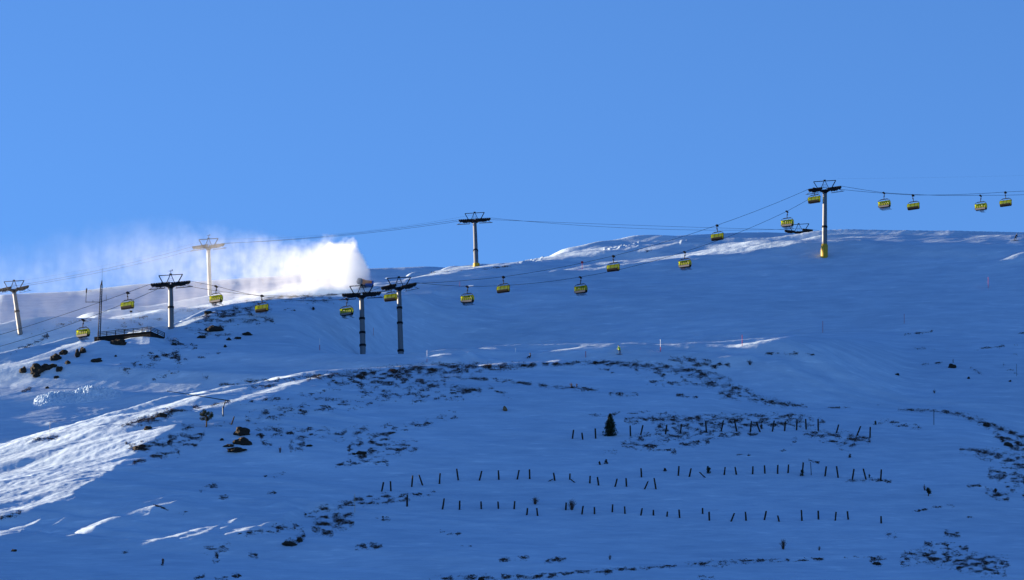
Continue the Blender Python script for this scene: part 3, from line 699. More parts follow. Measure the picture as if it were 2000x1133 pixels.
ROCKS = [
 (46, 722, 17, 12, 'rounded boulder alone at the left end of the rock band below the terrace'),
 (72, 720, 28, 20, 'large blocky dark boulder in the middle of the left rock band'),
 (72, 732, 16, 10, 'boulder half buried just below the large blocky one at left'),
 (92, 716, 22, 12, 'wide flat boulder right of the large blocky one at left'),
 (104, 714, 14, 8, 'small boulder trailing right in the left rock band'),
 (116, 720, 14, 10, 'squat boulder at the right end of the lower rock band'),
 (108, 697, 20, 14, 'pale edged boulder catching the sun on its left side'),
 (125, 688, 17, 10, 'flat boulder above the pale edged sunlit one'),
 (152, 690, 9, 18, 'tall narrow boulder under the left end of the terrace wall'),
 (162, 684, 13, 12, 'chunky boulder beside the tall narrow one under the terrace'),
 (132, 707, 11, 8, 'small boulder in the snow between the two left rock bands'),
 (110, 736, 10, 6, 'little boulder lowest under the left rock band'),
 (190, 703, 22, 9, 'long low boulder in clean snow below the terrace wall'),
 (92, 757, 8, 5, 'tiny boulder just above the heap of rough snow'),
 (226, 695, 6, 4, 'tiny stone alone in the snow below the terrace'),
 (231, 668, 34, 12, 'broad dark outcrop in the snow right under the terrace wall'),
 (340, 672, 12, 7, 'small dark boulder just below the foot of the lift tower'),
 (420, 641, 34, 14, 'broad black outcrop on the knoll right of the lift tower'),
 (408, 610, 16, 8, 'boulder at the top of the knoll beneath an occupied chair'),
 (394, 658, 16, 7, 'flat boulder left of and below the broad black outcrop'),
 (447, 662, 9, 7, 'small boulder below right of the broad black outcrop'),
 (464, 660, 14, 6, 'leaning slab of rock right of the broad black outcrop'),
 (483, 652, 20, 7, 'long slab furthest right under the knoll'),
 (440, 676, 6, 6, 'tiny stone lowest below the knoll outcrop'),
 (472, 842, 30, 19, 'upper of the big black boulders below the round pine'),
 (474, 862, 32, 16, 'lower of the big black boulders below the round pine'),
 (447, 870, 22, 6, 'thin ledge of rock left of the lower big black boulder'),
 (462, 879, 36, 8, 'long jagged ledge beneath the two big black boulders'),
 (433, 858, 8, 6, 'small stone left of the big black boulders'),
 (604, 870, 12, 5, 'small flat stone in clean snow right of the black boulders'),
 (706, 884, 22, 8, 'box shaped slab in the heath left of the fence posts'),
 (691, 886, 7, 5, 'small round stone touching the box shaped slab'),
 (316, 811, 24, 11, 'dark boulder on the upper edge of the bright snow field'),
 (289, 836, 15, 8, 'half sunlit boulder at the edge of the bright snow field'),
 (270, 874, 18, 9, 'dark boulder at the lower tip of the bright snow field'),
 (27, 1075, 10, 6, 'lone small boulder in the shaded snow at bottom left'),
 (566, 1062, 26, 9, 'low boulder at the lower end of the bottom heath clump'),
 (585, 1054, 12, 10, 'upright boulder beside the low one in the bottom heath clump'),
 (1860, 715, 15, 10, 'black boulder with a twig standing on the far right piste'),
 (1752, 731, 9, 4, 'small flat stone on the piste left of the twig boulder'),
 (1892, 738, 5, 5, 'tiny stone right below the twig boulder'),
 (1973, 744, 5, 4, 'tiny stone at the far right edge of the piste'),
 (1970, 868, 20, 10, 'dark boulder in the thick heath at the right edge'),
 (1925, 830, 14, 8, 'dark boulder on the curved crest at the right'),
 (940, 1131, 12, 10, 'round black boulder cut by the bottom edge'),
 (1712, 1100, 16, 6, 'flat boulder at the left end of the bottom right heath'),
]
for i, (px, py, w, h, lab) in enumerate(ROCKS): boulder(px, py, w, h, lab, seed=i + 1)
boulder(986, 798, 9, 11, 'brown pointed rock standing alone in mid slope snow', 'brown_rock', 77)

# ------------------------------------------------------------------ trees and shrubs
def leafy(mb, c, r, n, size, rng, flat=1.0):
    for _ in range(n):
        d = Vector((rng.gauss(0, 1), rng.gauss(0, 1), rng.gauss(0, 1) * flat)); d.normalize(); d *= r * rng.random() ** 0.4
        p = c + d
        a = Vector((rng.gauss(0, 1), rng.gauss(0, 1), rng.gauss(0, 1))).normalized(); b = a.orthogonal().normalized()
        mb.add([p - a * size * .5, p + b * size * .35, p + a * size * .7 - Vector((0, 0, size * .15))], [(0, 1, 2)])
def conifer(px, py, wpx, hpx, label, name='conifer', m='needles', seed=1, kind='spruce', group=None):
    p = hit(px, py); k = p.y / 8333.0
    W, H = wpx * k, hpx * k * 1.03
    rng = random.Random(seed)
    root = empty(name, p); tag(root, label, 'tree' if name in ('conifer', 'pine_tree') else 'shrub', group)
    tr = MB(); tr.tube([(0, 0, -.4), (0.05, 0, H * .5), (0, 0, H * .95)], [W * .06 + .02, W * .04 + .015, .015], 6).build('trunk', 'bark', root)
    cr = MB()
    if kind == 'spruce':
        n = 26
        for i in range(n):
            t = i / (n - 1); z = H * (0.04 + 0.94 * t); rr = W * .5 * (1 - t) ** 0.75 * rng.uniform(.75, 1.15) + .05
            for j in range(7):
                a = 2 * math.pi * (j / 7 + rng.random() * .12 + i * .37); L_ = rr * rng.uniform(.65, 1.1)
                tip = Vector((math.cos(a) * L_, math.sin(a) * L_, z + L_ * rng.uniform(-.05, .35)))
                for q in (0.35, .65, 1.0): leafy(cr, Vector((0, 0, z)).lerp(tip, q), W * .09, 7, W * .13, rng)
    elif kind == 'pine':
        for i in range(34):
            a = rng.uniform(0, 2 * math.pi); z = H * rng.uniform(.42, 1.0); s = math.sin(math.pi * min(1, max(0, (z / H - .34) / .68))) ** .6
            c = Vector((math.cos(a), math.sin(a), 0)) * W * .5 * s * rng.uniform(.25, 1.0) + Vector((0, 0, z))
            cr.tube([(0, 0, z - H * .12), c], [.03, .012], 4)
            leafy(cr, c, W * .12, 34, W * .10, rng)
    else:
        for i in range(16):
            a = rng.uniform(0, 2 * math.pi); z = H * rng.uniform(.12, .92); s = (1 - z / H * .75)
            c = Vector((math.cos(a), math.sin(a), 0)) * W * .5 * s * rng.uniform(.1, .9) + Vector((0, 0, z)); leafy(cr, c, W * .17, 22, W * .2, rng)
    cr.build('crown', m, root)
    return root
conifer(1192, 852, 27, 43, 'tallest dark conifer standing between posts of the top row', seed=3)
conifer(403, 834, 29, 34, 'round topped pine with a bare trunk by the snow lance', 'pine_tree', 'pine_needles', 4, 'pine')
G = 'small evergreen shrubs on the snow'
for a in ((1384, 925, 13, 16, 'small bushy conifer in the middle post row', 'small_conifer', 'needles', 5, 'bush'), (1567, 930, 11, 13, 'dark shrub wrapped round the foot of a middle row post', 'shrub', 'needles', 6, 'bush'),
          (1698, 934, 6, 9, 'tiny fir seedling near the right end of the middle row', 'shrub', 'needles', 7, 'bush'), (1813, 969, 18, 16, 'dark round bush with a bare twig right of the post rows', 'shrub', 'needles', 8, 'bush'),
          (1710, 830, 9, 8, 'small dark shrub beyond the right end of the top row', 'shrub', 'needles', 9, 'bush'), (1487, 838, 9, 10, 'small dark shrub beside the leaning top row post', 'shrub', 'heath', 10, 'bush'),
          (1184, 906, 10, 9, 'right one of two dark shrubs above the middle row', 'shrub', 'heath', 11, 'bush'), (1171, 908, 8, 7, 'left one of two dark shrubs above the middle row', 'shrub', 'heath', 12, 'bush'),
          (1299, 921, 8, 7, 'low dark shrub between two middle row posts', 'shrub', 'heath', 13, 'bush'), (318, 1105, 10, 14, 'dark shrub in the shaded snow at the bottom left', 'shrub', 'heath', 14, 'bush'),
          (748, 1017, 8, 9, 'small dark shrub below the lone bottom row post', 'shrub', 'heath', 15, 'bush'), (1660, 894, 8, 8, 'small shrub between the top and middle rows at right', 'shrub', 'heath', 16, 'bush'),
          (612, 606, 8, 7, 'single small shrub on the slope under the snow mound', 'shrub', 'heath', 17, 'bush'), (1944, 962, 12, 8, 'dark shrub under the thick heath at the right edge', 'shrub', 'heath', 18, 'bush')):
    conifer(*a[:5], name=a[5], m=a[6], seed=a[7], kind=a[8], group=G)
def twigs(px, py, wpx, hpx, label, n=34, seed=1):
    p = hit(px, py); k = p.y / 8333.0; W, H = wpx * k, hpx * k
    rng = random.Random(seed); mb = MB()
    for _ in range(n):
        a = rng.uniform(0, 2 * math.pi); s = rng.random() ** .7 * .5 * W; h = H * rng.uniform(.55, 1.0) * (1 - .35 * (2 * s / W))
        b = Vector((math.cos(a), math.sin(a), 0)); e = b * s + Vector((0, 0, h))
        m_ = b * s * .45 + Vector((0, 0, h * .55))
        mb.tube([b * .06 - Vector((0, 0, .2)), m_, e], [.022, .016, .008], 4)
        for q in range(2):
            f = m_.lerp(e, rng.random()); mb.tube([f, f + Vector((rng.uniform(-.2, .2) * W, rng.uniform(-.2, .2) * W, H * rng.uniform(.08, .22)))], [.012, .006], 3)
    o = mb.build('twig_bush', 'twig'); o.location = p; tag(o, label, 'bush', 'leafless twig bushes')
twigs(1117, 996, 24, 24, 'largest bare twig bush behind a lowest row post', 60, 1)
twigs(1045, 985, 20, 17, 'bare twig bush above the lowest row left of centre', 44, 2)
twigs(1530, 1073, 17, 24, 'bare twig bush with a tall middle stem below the rows', 46, 3)
twigs(1191, 1093, 9, 12, 'smallest bare twig bush near the bottom', 22, 4)
twigs(1600, 1075, 8, 10, 'faint bare twig sapling right below the rows', 16, 5)
twigs(1116, 757, 9, 12, 'left one of two bare saplings at mid slope', 18, 6)
twigs(1126, 756, 7, 9, 'right one of two bare saplings at mid slope', 14, 7)
twigs(1825, 768, 9, 9, 'bare twig bush on the piste at the far right', 18, 8)
twigs(1806, 958, 8, 14, 'bare twigs rising behind the dark round bush at right', 14, 9)
twigs(547, 884, 8, 14, 'bare twig bush right of the big black boulders', 22, 10)
twigs(1862, 709, 8, 10, 'bare twig standing on the black boulder far right', 6, 11)
twigs(1465, 712, 20, 12, 'faint bare twig bush beyond the heath ridge', 26, 12)
# ------------------------------------------------------------------ snow fence posts, three broken rows
ROWS = {
 'top': [(1118, 856.9, 1120.4, 839.4), (1138.1, 858.5, 1136.5, 845.2), (1163.5, 856.6, 1162.5, 836.8), (1231.6, 851.9, 1230.8, 831.5), (1251.4, 849.5, 1255.7, 830.4), (1299.9, 848.2, 1302.5, 829.4), (1329, 846.3, 1331.1, 827.8),
  (1379.8, 844.2, 1378, 822.2), (1408.4, 842.6, 1413.2, 820.9), (1439.1, 842.6, 1434.1, 818.2), (1465.3, 844.2, 1467.7, 822.2), (1484.4, 843.9, 1477, 824.1), (1508.5, 842.9, 1512.2, 821.4), (1532.4, 841.8, 1534, 822.5), (1555.7, 840.2, 1556.7, 818.8),
  (1574.7, 838.9, 1573.4, 818.2), (1598.3, 841.5, 1597.8, 818.2), (1633.5, 846, 1638, 829.4), (1673.7, 850.5, 1681.1, 832.3), (1699.4, 854.8, 1699.7, 833.6)],
 'middle': [(745.5, 959.9, 749.2, 941.7), (763.5, 959.4, 762.5, 939.9), (804, 950.9, 806, 928.5), (825.4, 947.9, 818.4, 927.5), (858.2, 944.9, 859.7, 924.5), (895.1, 937.9, 891.9, 915.5), (936.4, 938.4, 940.9, 920), (974.3, 936.9, 973.3, 919),
  (1010.3, 936.2, 1013.8, 918), (1034.6, 935.4, 1034.1, 916.7), (1071.8, 939.9, 1079.8, 935.9), (1083.5, 938.4, 1081.3, 923.7), (1112.8, 936.7, 1113.3, 925), (1122.2, 942.1, 1113.2, 935.2), (1151.9, 944, 1152.7, 929.7), (1169.1, 948, 1166.7, 931.5),
  (1201.4, 950.6, 1205.4, 935.2), (1223.6, 950.6, 1222.8, 934.2), (1252.7, 932.1, 1252, 914.6), (1258.8, 955.4, 1266, 940), (1281.3, 955.4, 1277.4, 933.7), (1324.8, 928.9, 1326.1, 910.4), (1346.2, 931.3, 1349.9, 915.1), (1376.9, 932.6, 1366.3, 922.5),
  (1414.5, 927.6, 1416.3, 912.7), (1438.3, 927.3, 1435.7, 912), (1469.8, 926, 1470.6, 910.9), (1493.9, 924.9, 1493.1, 909), (1518.6, 925.5, 1519.4, 907.7), (1539, 923.9, 1540.3, 907.2), (1567.3, 924.1, 1568.9, 903), (1584.5, 928.1, 1583.2, 901.9),
  (1611.3, 930.2, 1613.9, 910.9), (1636.9, 932.9, 1634, 910.4), (1664.7, 936.8, 1667.9, 915.7), (1691.5, 936.6, 1685.9, 915.1), (1720.1, 937.9, 1721.4, 916.7)],
 'lowest': [(795, 989.2, 795.5, 966.9), (864.2, 994.9, 867.7, 973.4), (897.6, 995.7, 897.9, 977.9), (939.9, 994.2, 939.4, 979.4), (973.3, 993.4, 972.8, 979.9), (1004.1, 994.4, 1005.3, 978.9), (1028.8, 1005.9, 1030.3, 992.4), (1050, 1007.4, 1048.3, 992.4),
  (1105, 996.1, 1105.8, 981.8), (1136.5, 1004.6, 1138.9, 988.2), (1161.2, 1004.1, 1160.9, 990.8), (1195.8, 1000.4, 1196.6, 985.5), (1220.7, 1003.5, 1219.9, 989.5), (1251.7, 1006.7, 1254.3, 993), (1276.3, 1006.7, 1276, 996.1), (1302.5, 1009.1, 1303.6, 999.6),
  (1327.4, 1011.5, 1326.1, 995.6), (1372.4, 1003.5, 1372.1, 992.4), (1385.4, 1016.8, 1384.9, 999.8), (1427.7, 1018.4, 1434.6, 1002.2), (1457.1, 1016.8, 1455.8, 999.8), (1492.9, 1015.7, 1496.6, 998.3), (1521.8, 1018.6, 1518.9, 1007), (1566.2, 1017, 1565.2, 996.1),
  (1598.5, 1014.7, 1598, 997.5), (1631.4, 1016.8, 1633, 999.8), (1656.8, 1014.7, 1654.9, 998.8), (1721.1, 1022.1, 1720.8, 1008.3)],
}
def post(bx, by, tx, ty, label, group, r=0.105):
    p = hit(bx, by); q = at(tx, ty, p.y - 0.15)
    d = (q - p); rn = random.Random(int(bx * 7))
    mb = MB()
    n = 9; ring = lambda c, s: [c + Vector((math.cos(2 * math.pi * k / n) * r * s * rn.uniform(.86, 1.1), math.sin(2 * math.pi * k / n) * r * s * rn.uniform(.86, 1.1), 0)) for k in range(n)]
    vs = []; fs = []
    for t, s in ((-.35, 1.1), (0, 1.05), (.45, 1.0), (.97, .92)):
        vs += ring(d * t, s)
    top = [v + Vector((0, 0, rn.uniform(0, .07))) for v in vs[-n:]]; vs[-n:] = top
    for i in range(3):
        for k in range(n): fs.append((i * n + k, i * n + (k + 1) % n, (i + 1) * n + (k + 1) % n, (i + 1) * n + k))
    fs.append(tuple(range(3 * n, 4 * n)))
    mb.add(vs, fs)
    o = mb.build('fence_post', 'weathered_wood'); o.location = p
    tag(o, label, 'post', group)
def lean_word(bx, by, tx, ty):
    a = math.degrees(math.atan2(tx - bx, by - ty))
    if abs(a) > 42: return 'fallen'
    if a > 14: return 'right-tilting'
    if a < -14: return 'left-tilting'
    return 'upright' if abs(a) <= 5 else 'slightly tilted'
for rname, pts in ROWS.items():
    n = len(pts)
    for i, q in enumerate(pts):
        w = lean_word(*q)
        thin = (q[0] == 1584.5)
        lab = f"{'thin tall' if thin else w} dark wooden post {ordinal(i, n)} in the {rname} row"
        post(*q, lab, 'snow fence posts in three rows', 0.06 if thin else 0.145)
post(452.3, 829.3, 457.6, 813.3, 'lone dark tilted post above the big black boulders', 'snow fence posts in three rows', 0.12)

# ------------------------------------------------------------------ piste marker poles
def pole(px, by, ty, label, segs, r=0.045, tx=None, flag=None, name='piste_marker', group='marker poles along the pistes'):
    p = hit(px, by); q = at(tx if tx is not None else px, ty, p.y); d = q - p
    root = empty(name, p); tag(root, label, 'pole', group)
    for t0, t1, m in segs:
        MB().tube([d * t0 if t0 > 0 else d * -.1, d * t1], r, 6).build('pole_section', m, root)
    if flag:
        MB().box(d * 0.9 + Vector((0, -.06, 0)), (.55, .05, .5)).build('marker_board', flag, root)
    return root
RW = [(0, .45, 'red_paint'), (.45, 1, 'white_paint')]; RED = [(0, 1, 'red_paint')]
pole(624.5, 684, 661, 'red pole with a white top in shade left of the twin towers', RW, .06)
pole(729.5, 656, 640, 'short faint red pole between the twin towers', RED, .035)
pole(834, 707, 684, 'pale pole right of the twin towers', [(0, .3, 'red_paint'), (.3, 1, 'white_paint')], .05)
pole(1007, 688, 680, 'tiny white pole end on the middle crest', [(0, 1, 'white_paint')], .06)
pole(1144, 698, 686, 'short red pole left of the lime jacketed person', RED, .06)
pole(1137, 526, 511, 'red pole with a square board on the upper slope', RED, .05, flag='red_paint')
pole(898, 560, 550, 'small red pole under the ridge by an occupied chair', RED, .04)
pole(1290, 687, 663, 'white topped red pole right of the lime jacketed person', [(0, .4, 'red_paint'), (.4, 1, 'white_paint')], .065)
pole(1449.5, 676, 654, 'red pole standing in the sunlit drift', RED, .055)
pole(1607, 650, 627, 'red pole in shade right of the sunlit drift', RED, .05)
pole(1766, 632, 613, 'faint red pole in the shaded upper slope at right', RED, .04)
pole(1930, 563, 541, 'red pole high on the right under the sunlit patch', RED, .045)
pole(1824, 830, 800, 'tall black pole crossing the right crest', [(0, 1, 'black_plastic')], .06)
pole(1985.5, 735, 711, 'thin dark pole at the far right edge of the piste', [(0, 1, 'weathered_wood')], .035)
pole(693, 1001, 965, 'tall thin bamboo pole above the bottom heath', [(0, 1, 'bamboo')], .035)
pole(256, 632, 604, 'thin pole with a small dark box under an empty chair', [(0, .9, 'galvanised_steel')], .03)
b = hit(256, 632); MB().box(at(256, 608.5, b.y) - b, (.55, .3, .35)).build('box', 'black_plastic', COL.objects[-1].parent)
hp = pole(97.5, 851, 824, 'thin pole with a slack cable in the bright snow at left', [(0, 1, 'bamboo')], .03)
p0 = hit(97.5, 851); t0 = at(97.5, 824, p0.y) - p0; e0 = at(122, 820, p0.y + 2) - p0
MB().tube([t0, t0.lerp(e0, .5) - Vector((0, 0, .12)), e0], .02, 5).build('cable', 'black_rubber', hp)

# snow lance
p = hit(436, 813)
ln = empty('snow_lance', p); tag(ln, 'long snow making lance tilted on a short post by the pine', 'snow lance')
P = lambda x, y, dy=0: at(x, y, p.y + dy) - p
MB().tube([Vector((0, 0, -.4)), P(435.5, 796)], .13, 8).build('base_post', 'galvanised_steel', ln)
MB().tube([P(435.5, 796.5), P(437, 793.5), P(440.5, 782.5)], [.14, .08, .07], 8).build('pivot_arm', 'dark_steel', ln)
MB().tube([P(450, 783.5), P(440, 781.5), P(327, 764, 1.0)], [.11, .08, .045], 8).build('lance_tube', 'dark_steel', ln)
MB().tube([P(329, 764.3, 1.0), P(326, 763.8, 1.0)], [.05, .09], 8).build('nozzle_head', 'black_plastic', ln)

# ------------------------------------------------------------------ terrace: wall and railing
D0 = TD0; Cc = TCc; A = TA; B = TB
def wall_prism(mb, p, q, th, h0, h1):
    d = (q - p); d.z = 0; nrm = Vector((d.y, -d.x, 0)).normalized() * -th
    vs = [p - Vector((0, 0, h0)), q - Vector((0, 0, h1)), q, p]; vs += [v + nrm for v in vs]
    mb.add(vs, [(0, 1, 2, 3), (7, 6, 5, 4), (0, 4, 5, 1), (1, 5, 6, 2), (2, 6, 7, 3), (3, 7, 4, 0)])
w = MB(); wall_prism(w, A, Cc, .35, 3.6, 3.2)
wo_ = empty('retaining_wall', Cc); tag(wo_, 'dark stone retaining wall holding up the railed terrace at left', 'wall')
w.build('front_face', 'stone_wall', wo_, origin=None).location = -Cc
w2 = MB(); wall_prism(w2, Cc, B, .35, 3.2, 3.2); w2.build('end_face', 'stone_wall', wo_).location = -Cc
# coping stones
cp = MB(); 
for p_, q_ in ((A, Cc), (Cc, B)):
    d = (q_ - p_); nrm = Vector((-d.y, d.x, 0)).normalized()
    cp.bar(p_ + nrm * .12 + Vector((0, 0, .07)), q_ + nrm * .12 + Vector((0, 0, .07)), .5, .13)
cp.build('coping', 'dark_timber', wo_).location = -Cc
fl = MB(); fl.add([A + Vector((0, .3, -.05)), Cc + Vector((0, .3, -.05)), B + Vector((0, .3, -.05)), A + (B - Cc) + Vector((0, .3, -.05))], [(0, 1, 2, 3)]); fl.build('terrace_floor', 'snow', wo_).location = -Cc
rl = empty('terrace_railing', Cc); tag(rl, 'dark wooden railing round the terrace beside the lift tower', 'railing')
rp = []
for t in np.linspace(0.06, 1, 7): rp.append(A.lerp(Cc, t))
for t in (0.5, 0.98): rp.append(Cc.lerp(B, t))
back = Vector((0.05, .16, .135))
for q in rp: MB().box(q - Cc + back + Vector((0, 0, .48)), (.15, .15, .98)).build('railing_post', 'dark_timber', rl)
for hgt in (.32, .62, .93):
    rm = MB(); a_ = rp[0] - Cc + back; c_ = rp[6] - Cc + back; b_ = rp[8] - Cc + back; up = Vector((0, -.09, hgt))
    rm.bar(a_ + up, c_ + up, .07, .11); rm.bar(c_ + up, b_ + up, .07, .11); rm.build('rail', 'dark_timber', rl)

# weather mast
Dm = D0 + 4.4
mb_ = at(193, 662, Dm); mt = at(199, 551, Dm)
ms = empty('weather_mast', mb_); tag(ms, 'slim dark measuring mast with a side arm at the terrace corner', 'mast')
Q = lambda x, y, dy=0: at(x, y, Dm + dy) - mb_
MB().tube([Q(191.2, 668), Q(196.6, 556)], .10, 7).build('mast_leg', 'dark_steel', ms)
MB().tube([Q(195.2, 668), Q(199.6, 556)], .10, 7).build('mast_leg', 'dark_steel', ms)
br = MB()
for i in range(22):
    t = i / 22; y0 = 664 - t * 106; y1 = y0 - 106 / 22
    xl = lambda y: 191.2 + (668 - y) / 112 * 5.4; xr = lambda y: 195.2 + (668 - y) / 112 * 4.4
    br.tube([Q(xl(y0), y0), Q(xr(y1), y1)] if i % 2 else [Q(xr(y0), y0), Q(xl(y1), y1)], .035, 5)
br.build('lattice_bracing', 'galvanised_steel', ms)
MB().tube([Q(198.2, 557), Q(199, 550), Q(199.2, 547)], [.22, .12, .05], 7).build('mast_cap', 'dark_steel', ms)
MB().tube([Q(199.2, 548), Q(200.4, 524)], .025, 5).build('whip_antenna', 'dark_steel', ms)
MB().tube([Q(196, 590), Q(167.4, 590)], .06, 6).build('side_arm', 'dark_steel', ms)
MB().tube([Q(181.5, 591), Q(181.5, 586.5)], .05, 6).build('arm_sensor', 'dark_steel', ms)
MB().tube([Q(167.6, 591), Q(168.6, 571)], .06, 6).build('sensor_stem', 'dark_steel', ms)
MB().tube([Q(168.6, 572), Q(169.2, 563.5)], .14, 8).build('sensor_head', 'black_plastic', ms)
MB().tube([Q(197.5, 587), Q(207.5, 586)], .03, 5).build('short_arm', 'galvanised_steel', ms)
MB().tube([Q(207.6, 588), Q(207.6, 576)], [.07, .03], 6).build('small_sensor', 'grey_shell', ms)

# heap of rough snow on the piste
def snow_pile():
    c = hit(150, 787); k = c.y / 8333.0
    nx, ny = 150, 46; W = 186 * k; Dp = 7.0
    prof = np.interp(np.linspace(58, 244, nx), [58, 75, 92, 110, 128, 140, 155, 175, 186, 200, 212, 228, 244], [0, 18, 29, 24, 20, 17, 33, 39, 30, 26, 27, 12, 0])
    r = np.random.default_rng(3); big = noise_grid(256, .9, 2, 30, 33); fine = noise_grid(256, .3, 1.0, 5, 34)
    V = []
    for j in range(ny):
        t = j / (ny - 1); y = (t - .5) * Dp
        for i in range(nx):
            x = (i / (nx - 1) - .5) * W; s = max(0, math.sin(math.pi * t)) ** .8
            hgt = prof[i] * k * s * 0.46
            nn = big[i % 256, j * 2 % 256]; ff = max(0, fine[i, j * 3 % 256])
            hgt *= 1 + .20 * nn; hgt += (.05 * ff * s if prof[i] > 4 else 0)
            gx, gy = c.x + x, c.y + 3.2 + y
            V.append((gx - c.x, gy - c.y, ground_z(gx, gy) - c.z - .10 + hgt * 0.92))
    F = [(j * nx + i, j * nx + i + 1, (j + 1) * nx + i + 1, (j + 1) * nx + i) for j in range(ny - 1) for i in range(nx - 1)]
    m = MB(); m.add(V, F); o = m.build('snow_pile', 'snow'); o.location = c
    tag(o, 'long lumpy heap of pushed up snow on the shaded piste', 'snow pile')
snow_pile()
# ------------------------------------------------------------------ the chairlift
def tower(px, py, D, base_px, base_D, dirs, label, group, gauge=4.4, flanges=(), pad=False, scale=1.0, vane=False, base_py=None, train=3.9, arm_yaw=R(14)):
    """px, py: the middle of the crossarm; dirs: rope directions before and after"""
    T = at(px, py, D)
    B0 = Vector((at(base_px, base_py or py, base_D).x, base_D, 0)); B0.z = ground_z(B0.x, B0.y) - .3
    root = empty('lift_tower', B0); tag(root, label, 'lift tower', group)
    t = T - B0; H = t.length; up = t.normalized()
    d = (dirs[0] + dirs[1]); d.z = 0; d.normalize()
    d = Vector((math.sin(arm_yaw), math.cos(arm_yaw), 0))
    side = Vector((d.y, -d.x, 0))
    s = scale
    ma = MB(); n = 16
    rad = lambda q: (0.57 - 0.16 * q) * s
    cuts = [0] + [f for f in flanges] + [1]
    for a, b in zip(cuts[:-1], cuts[1:]):
        ma.tube([t * a, t * b * (0.985 if b == 1 else 1)], [rad(a), rad(b) + .05 * s], n)
    ma.build('mast', 'galvanised_steel', root, smooth=False)
    for f in flanges: MB().tube([t * f - up * .22 * s, t * f + up * .22 * s], (rad(f) + .16 * s), n).build('flange', 'dark_steel', root)
    if pad:
        zp = 3.3 * s; MB().tube([up * -.3, up * .4, up * (zp - .25), up * zp], [.78 * s, .80 * s, .80 * s, .68 * s], n).build('base_padding', 'yellow_pad', root)
    # ladder on the right flank
    la = MB(); o1 = side * (0.62 * s) + d * -.3
    la.bar(o1 + up * 1.5 + side * .0, t * .97 + side * (.44 * s) + d * -.3, .04); la.bar(o1 + up * 1.5 + d * .4, t * .97 + side * (.44 * s) + d * .1, .04)
    for q in np.arange(.12, .96, .03):
        c = (o1 + up * 1.5).lerp(t * .97 + side * (.44 * s) + d * -.3, q); la.bar(c, c + d * .4, .03)
    la.build('ladder', 'galvanised_steel', root)
    g = gauge * s / 2
    ca = MB()
    z0 = Vector((0, 0, -.35 * s))
    pts = [(-g, .12), (-g * .55, .0), (-.55 * s, -.2), (.55 * s, -.2), (g * .55, .0), (g, .12)]
    wd = [.26, .34, .62, .62, .34, .26]
    for (x0, a0), (x1, a1), w0, w1 in zip(pts[:-1], pts[1:], wd[:-1], wd[1:]):
        p, q = t + side * x0 + Vector((0, 0, a0 * s)), t + side * x1 + Vector((0, 0, a1 * s))
        vs = []
        for c, w_ in ((p, w0), (q, w1)):
            for dx, dz in ((-1, -1), (1, -1), (1, 1), (-1, 1)): vs.append(c + d * dx * .28 * s + Vector((0, 0, dz * w_ * s * .5)))
        ca.add(vs, [(0, 1, 2, 3), (7, 6, 5, 4), (0, 4, 5, 1), (1, 5, 6, 2), (2, 6, 7, 3), (3, 7, 4, 0)])
    ca.build('crossarm', 'dark_steel', root)
    MB().tube([t - up * .9 * s, t - up * .15 * s], [rad(1) + .03, .72 * s], n).build('mast_head', 'dark_steel', root)
    ends = {}
    for sg in (-1, 1):
        rd = ((dirs[0] if True else dirs[0]) + dirs[1]).normalized()
        c = t + side * sg * g + Vector((0, 0, .38 * s))
        hl = train * s / 2
        sh = MB(); sh.bar(c - rd * hl - Vector((0, 0, .28 * s)), c + rd * hl - Vector((0, 0, .28 * s)), .22 * s, .34 * s)
        sh.bar(c - rd * hl * .55 - Vector((0, 0, .55 * s)), c + rd * hl * .55 - Vector((0, 0, .55 * s)), .2 * s, .22 * s)
        sh.box(c - Vector((0, 0, .45 * s)), (.4 * s, .5 * s, .5 * s))
        sb = sh.build('sheave_beam', 'dark_steel', root)
        wh = MB(); ax = rd.cross(Vector((0, 0, 1))).normalized()
        for q in np.linspace(-1, 1, 8):
            w_ = c + rd * hl * q; wh.tube([w_ - ax * .09 * s, w_ + ax * .09 * s], .27 * s, 12)
        wh.build('sheaves', 'black_rubber', sb)
        wk = MB(); k0 = c + side * sg * .75 * s - Vector((0, 0, 1.0 * s))
        wk.bar(k0 - rd * hl * .95, k0 + rd * hl * .95, .6 * s, .07 * s)
        for q in (-.9, 0, .9): wk.bar(k0 + rd * hl * q, c + rd * hl * q * .6 - Vector((0, 0, .3 * s)), .06 * s)
        wk.build('walkway', 'dark_steel', root)
        ends[sg] = (B0 + c + Vector((0, 0, .27 * s)), rd, hl)
    # lifting frame: bar on a pair of V struts
    fr = MB(); zt = Vector((0, 0, 2.15 * s)); gb = g * 1.16
    q0 = Vector((0, 0, .05))
    fr.bar(t - side * gb + zt, t + side * gb + zt, .14 * s)
    for sg in (-1, 1):
        fr.bar(t + side * sg * gb + zt, t + side * sg * g * .62 + q0, .17 * s)
        fr.bar(t + side * sg * .12 + zt, t + side * sg * g * .48 + q0, .12 * s)
    fr.build('lifting_frame', 'dark_steel', root)
    MB().box(t + zt + Vector((0, 0, .12)), (.5 * s, .4 * s, .3 * s)).build('frame_joint', 'dark_steel', root)
    bk = MB()
    for sg in (-1, 1): bk.bar(t + side * sg * .48 + q0, t + side * sg * .26 + zt * .62, .04)
    for hz in (.25, .45, .62): bk.bar(t - side * .36 + zt * hz, t + side * .36 + zt * hz, .04)
    bk.build('work_platform_rail', 'galvanised_steel', root)
    if vane:
        v = MB(); v.tube([t + zt, t + zt + Vector((0, 0, 1.0))], .05, 6); v.bar(t + zt + Vector((-.4, 0, .8)), t + zt + Vector((.4, 0, .9)), .07); v.tube([t + zt + Vector((.3, 0, .85)), t + zt + Vector((.3, 0, 1.15))], .09, 6)
        v.build('wind_gauge', 'dark_steel', root)
    return ends

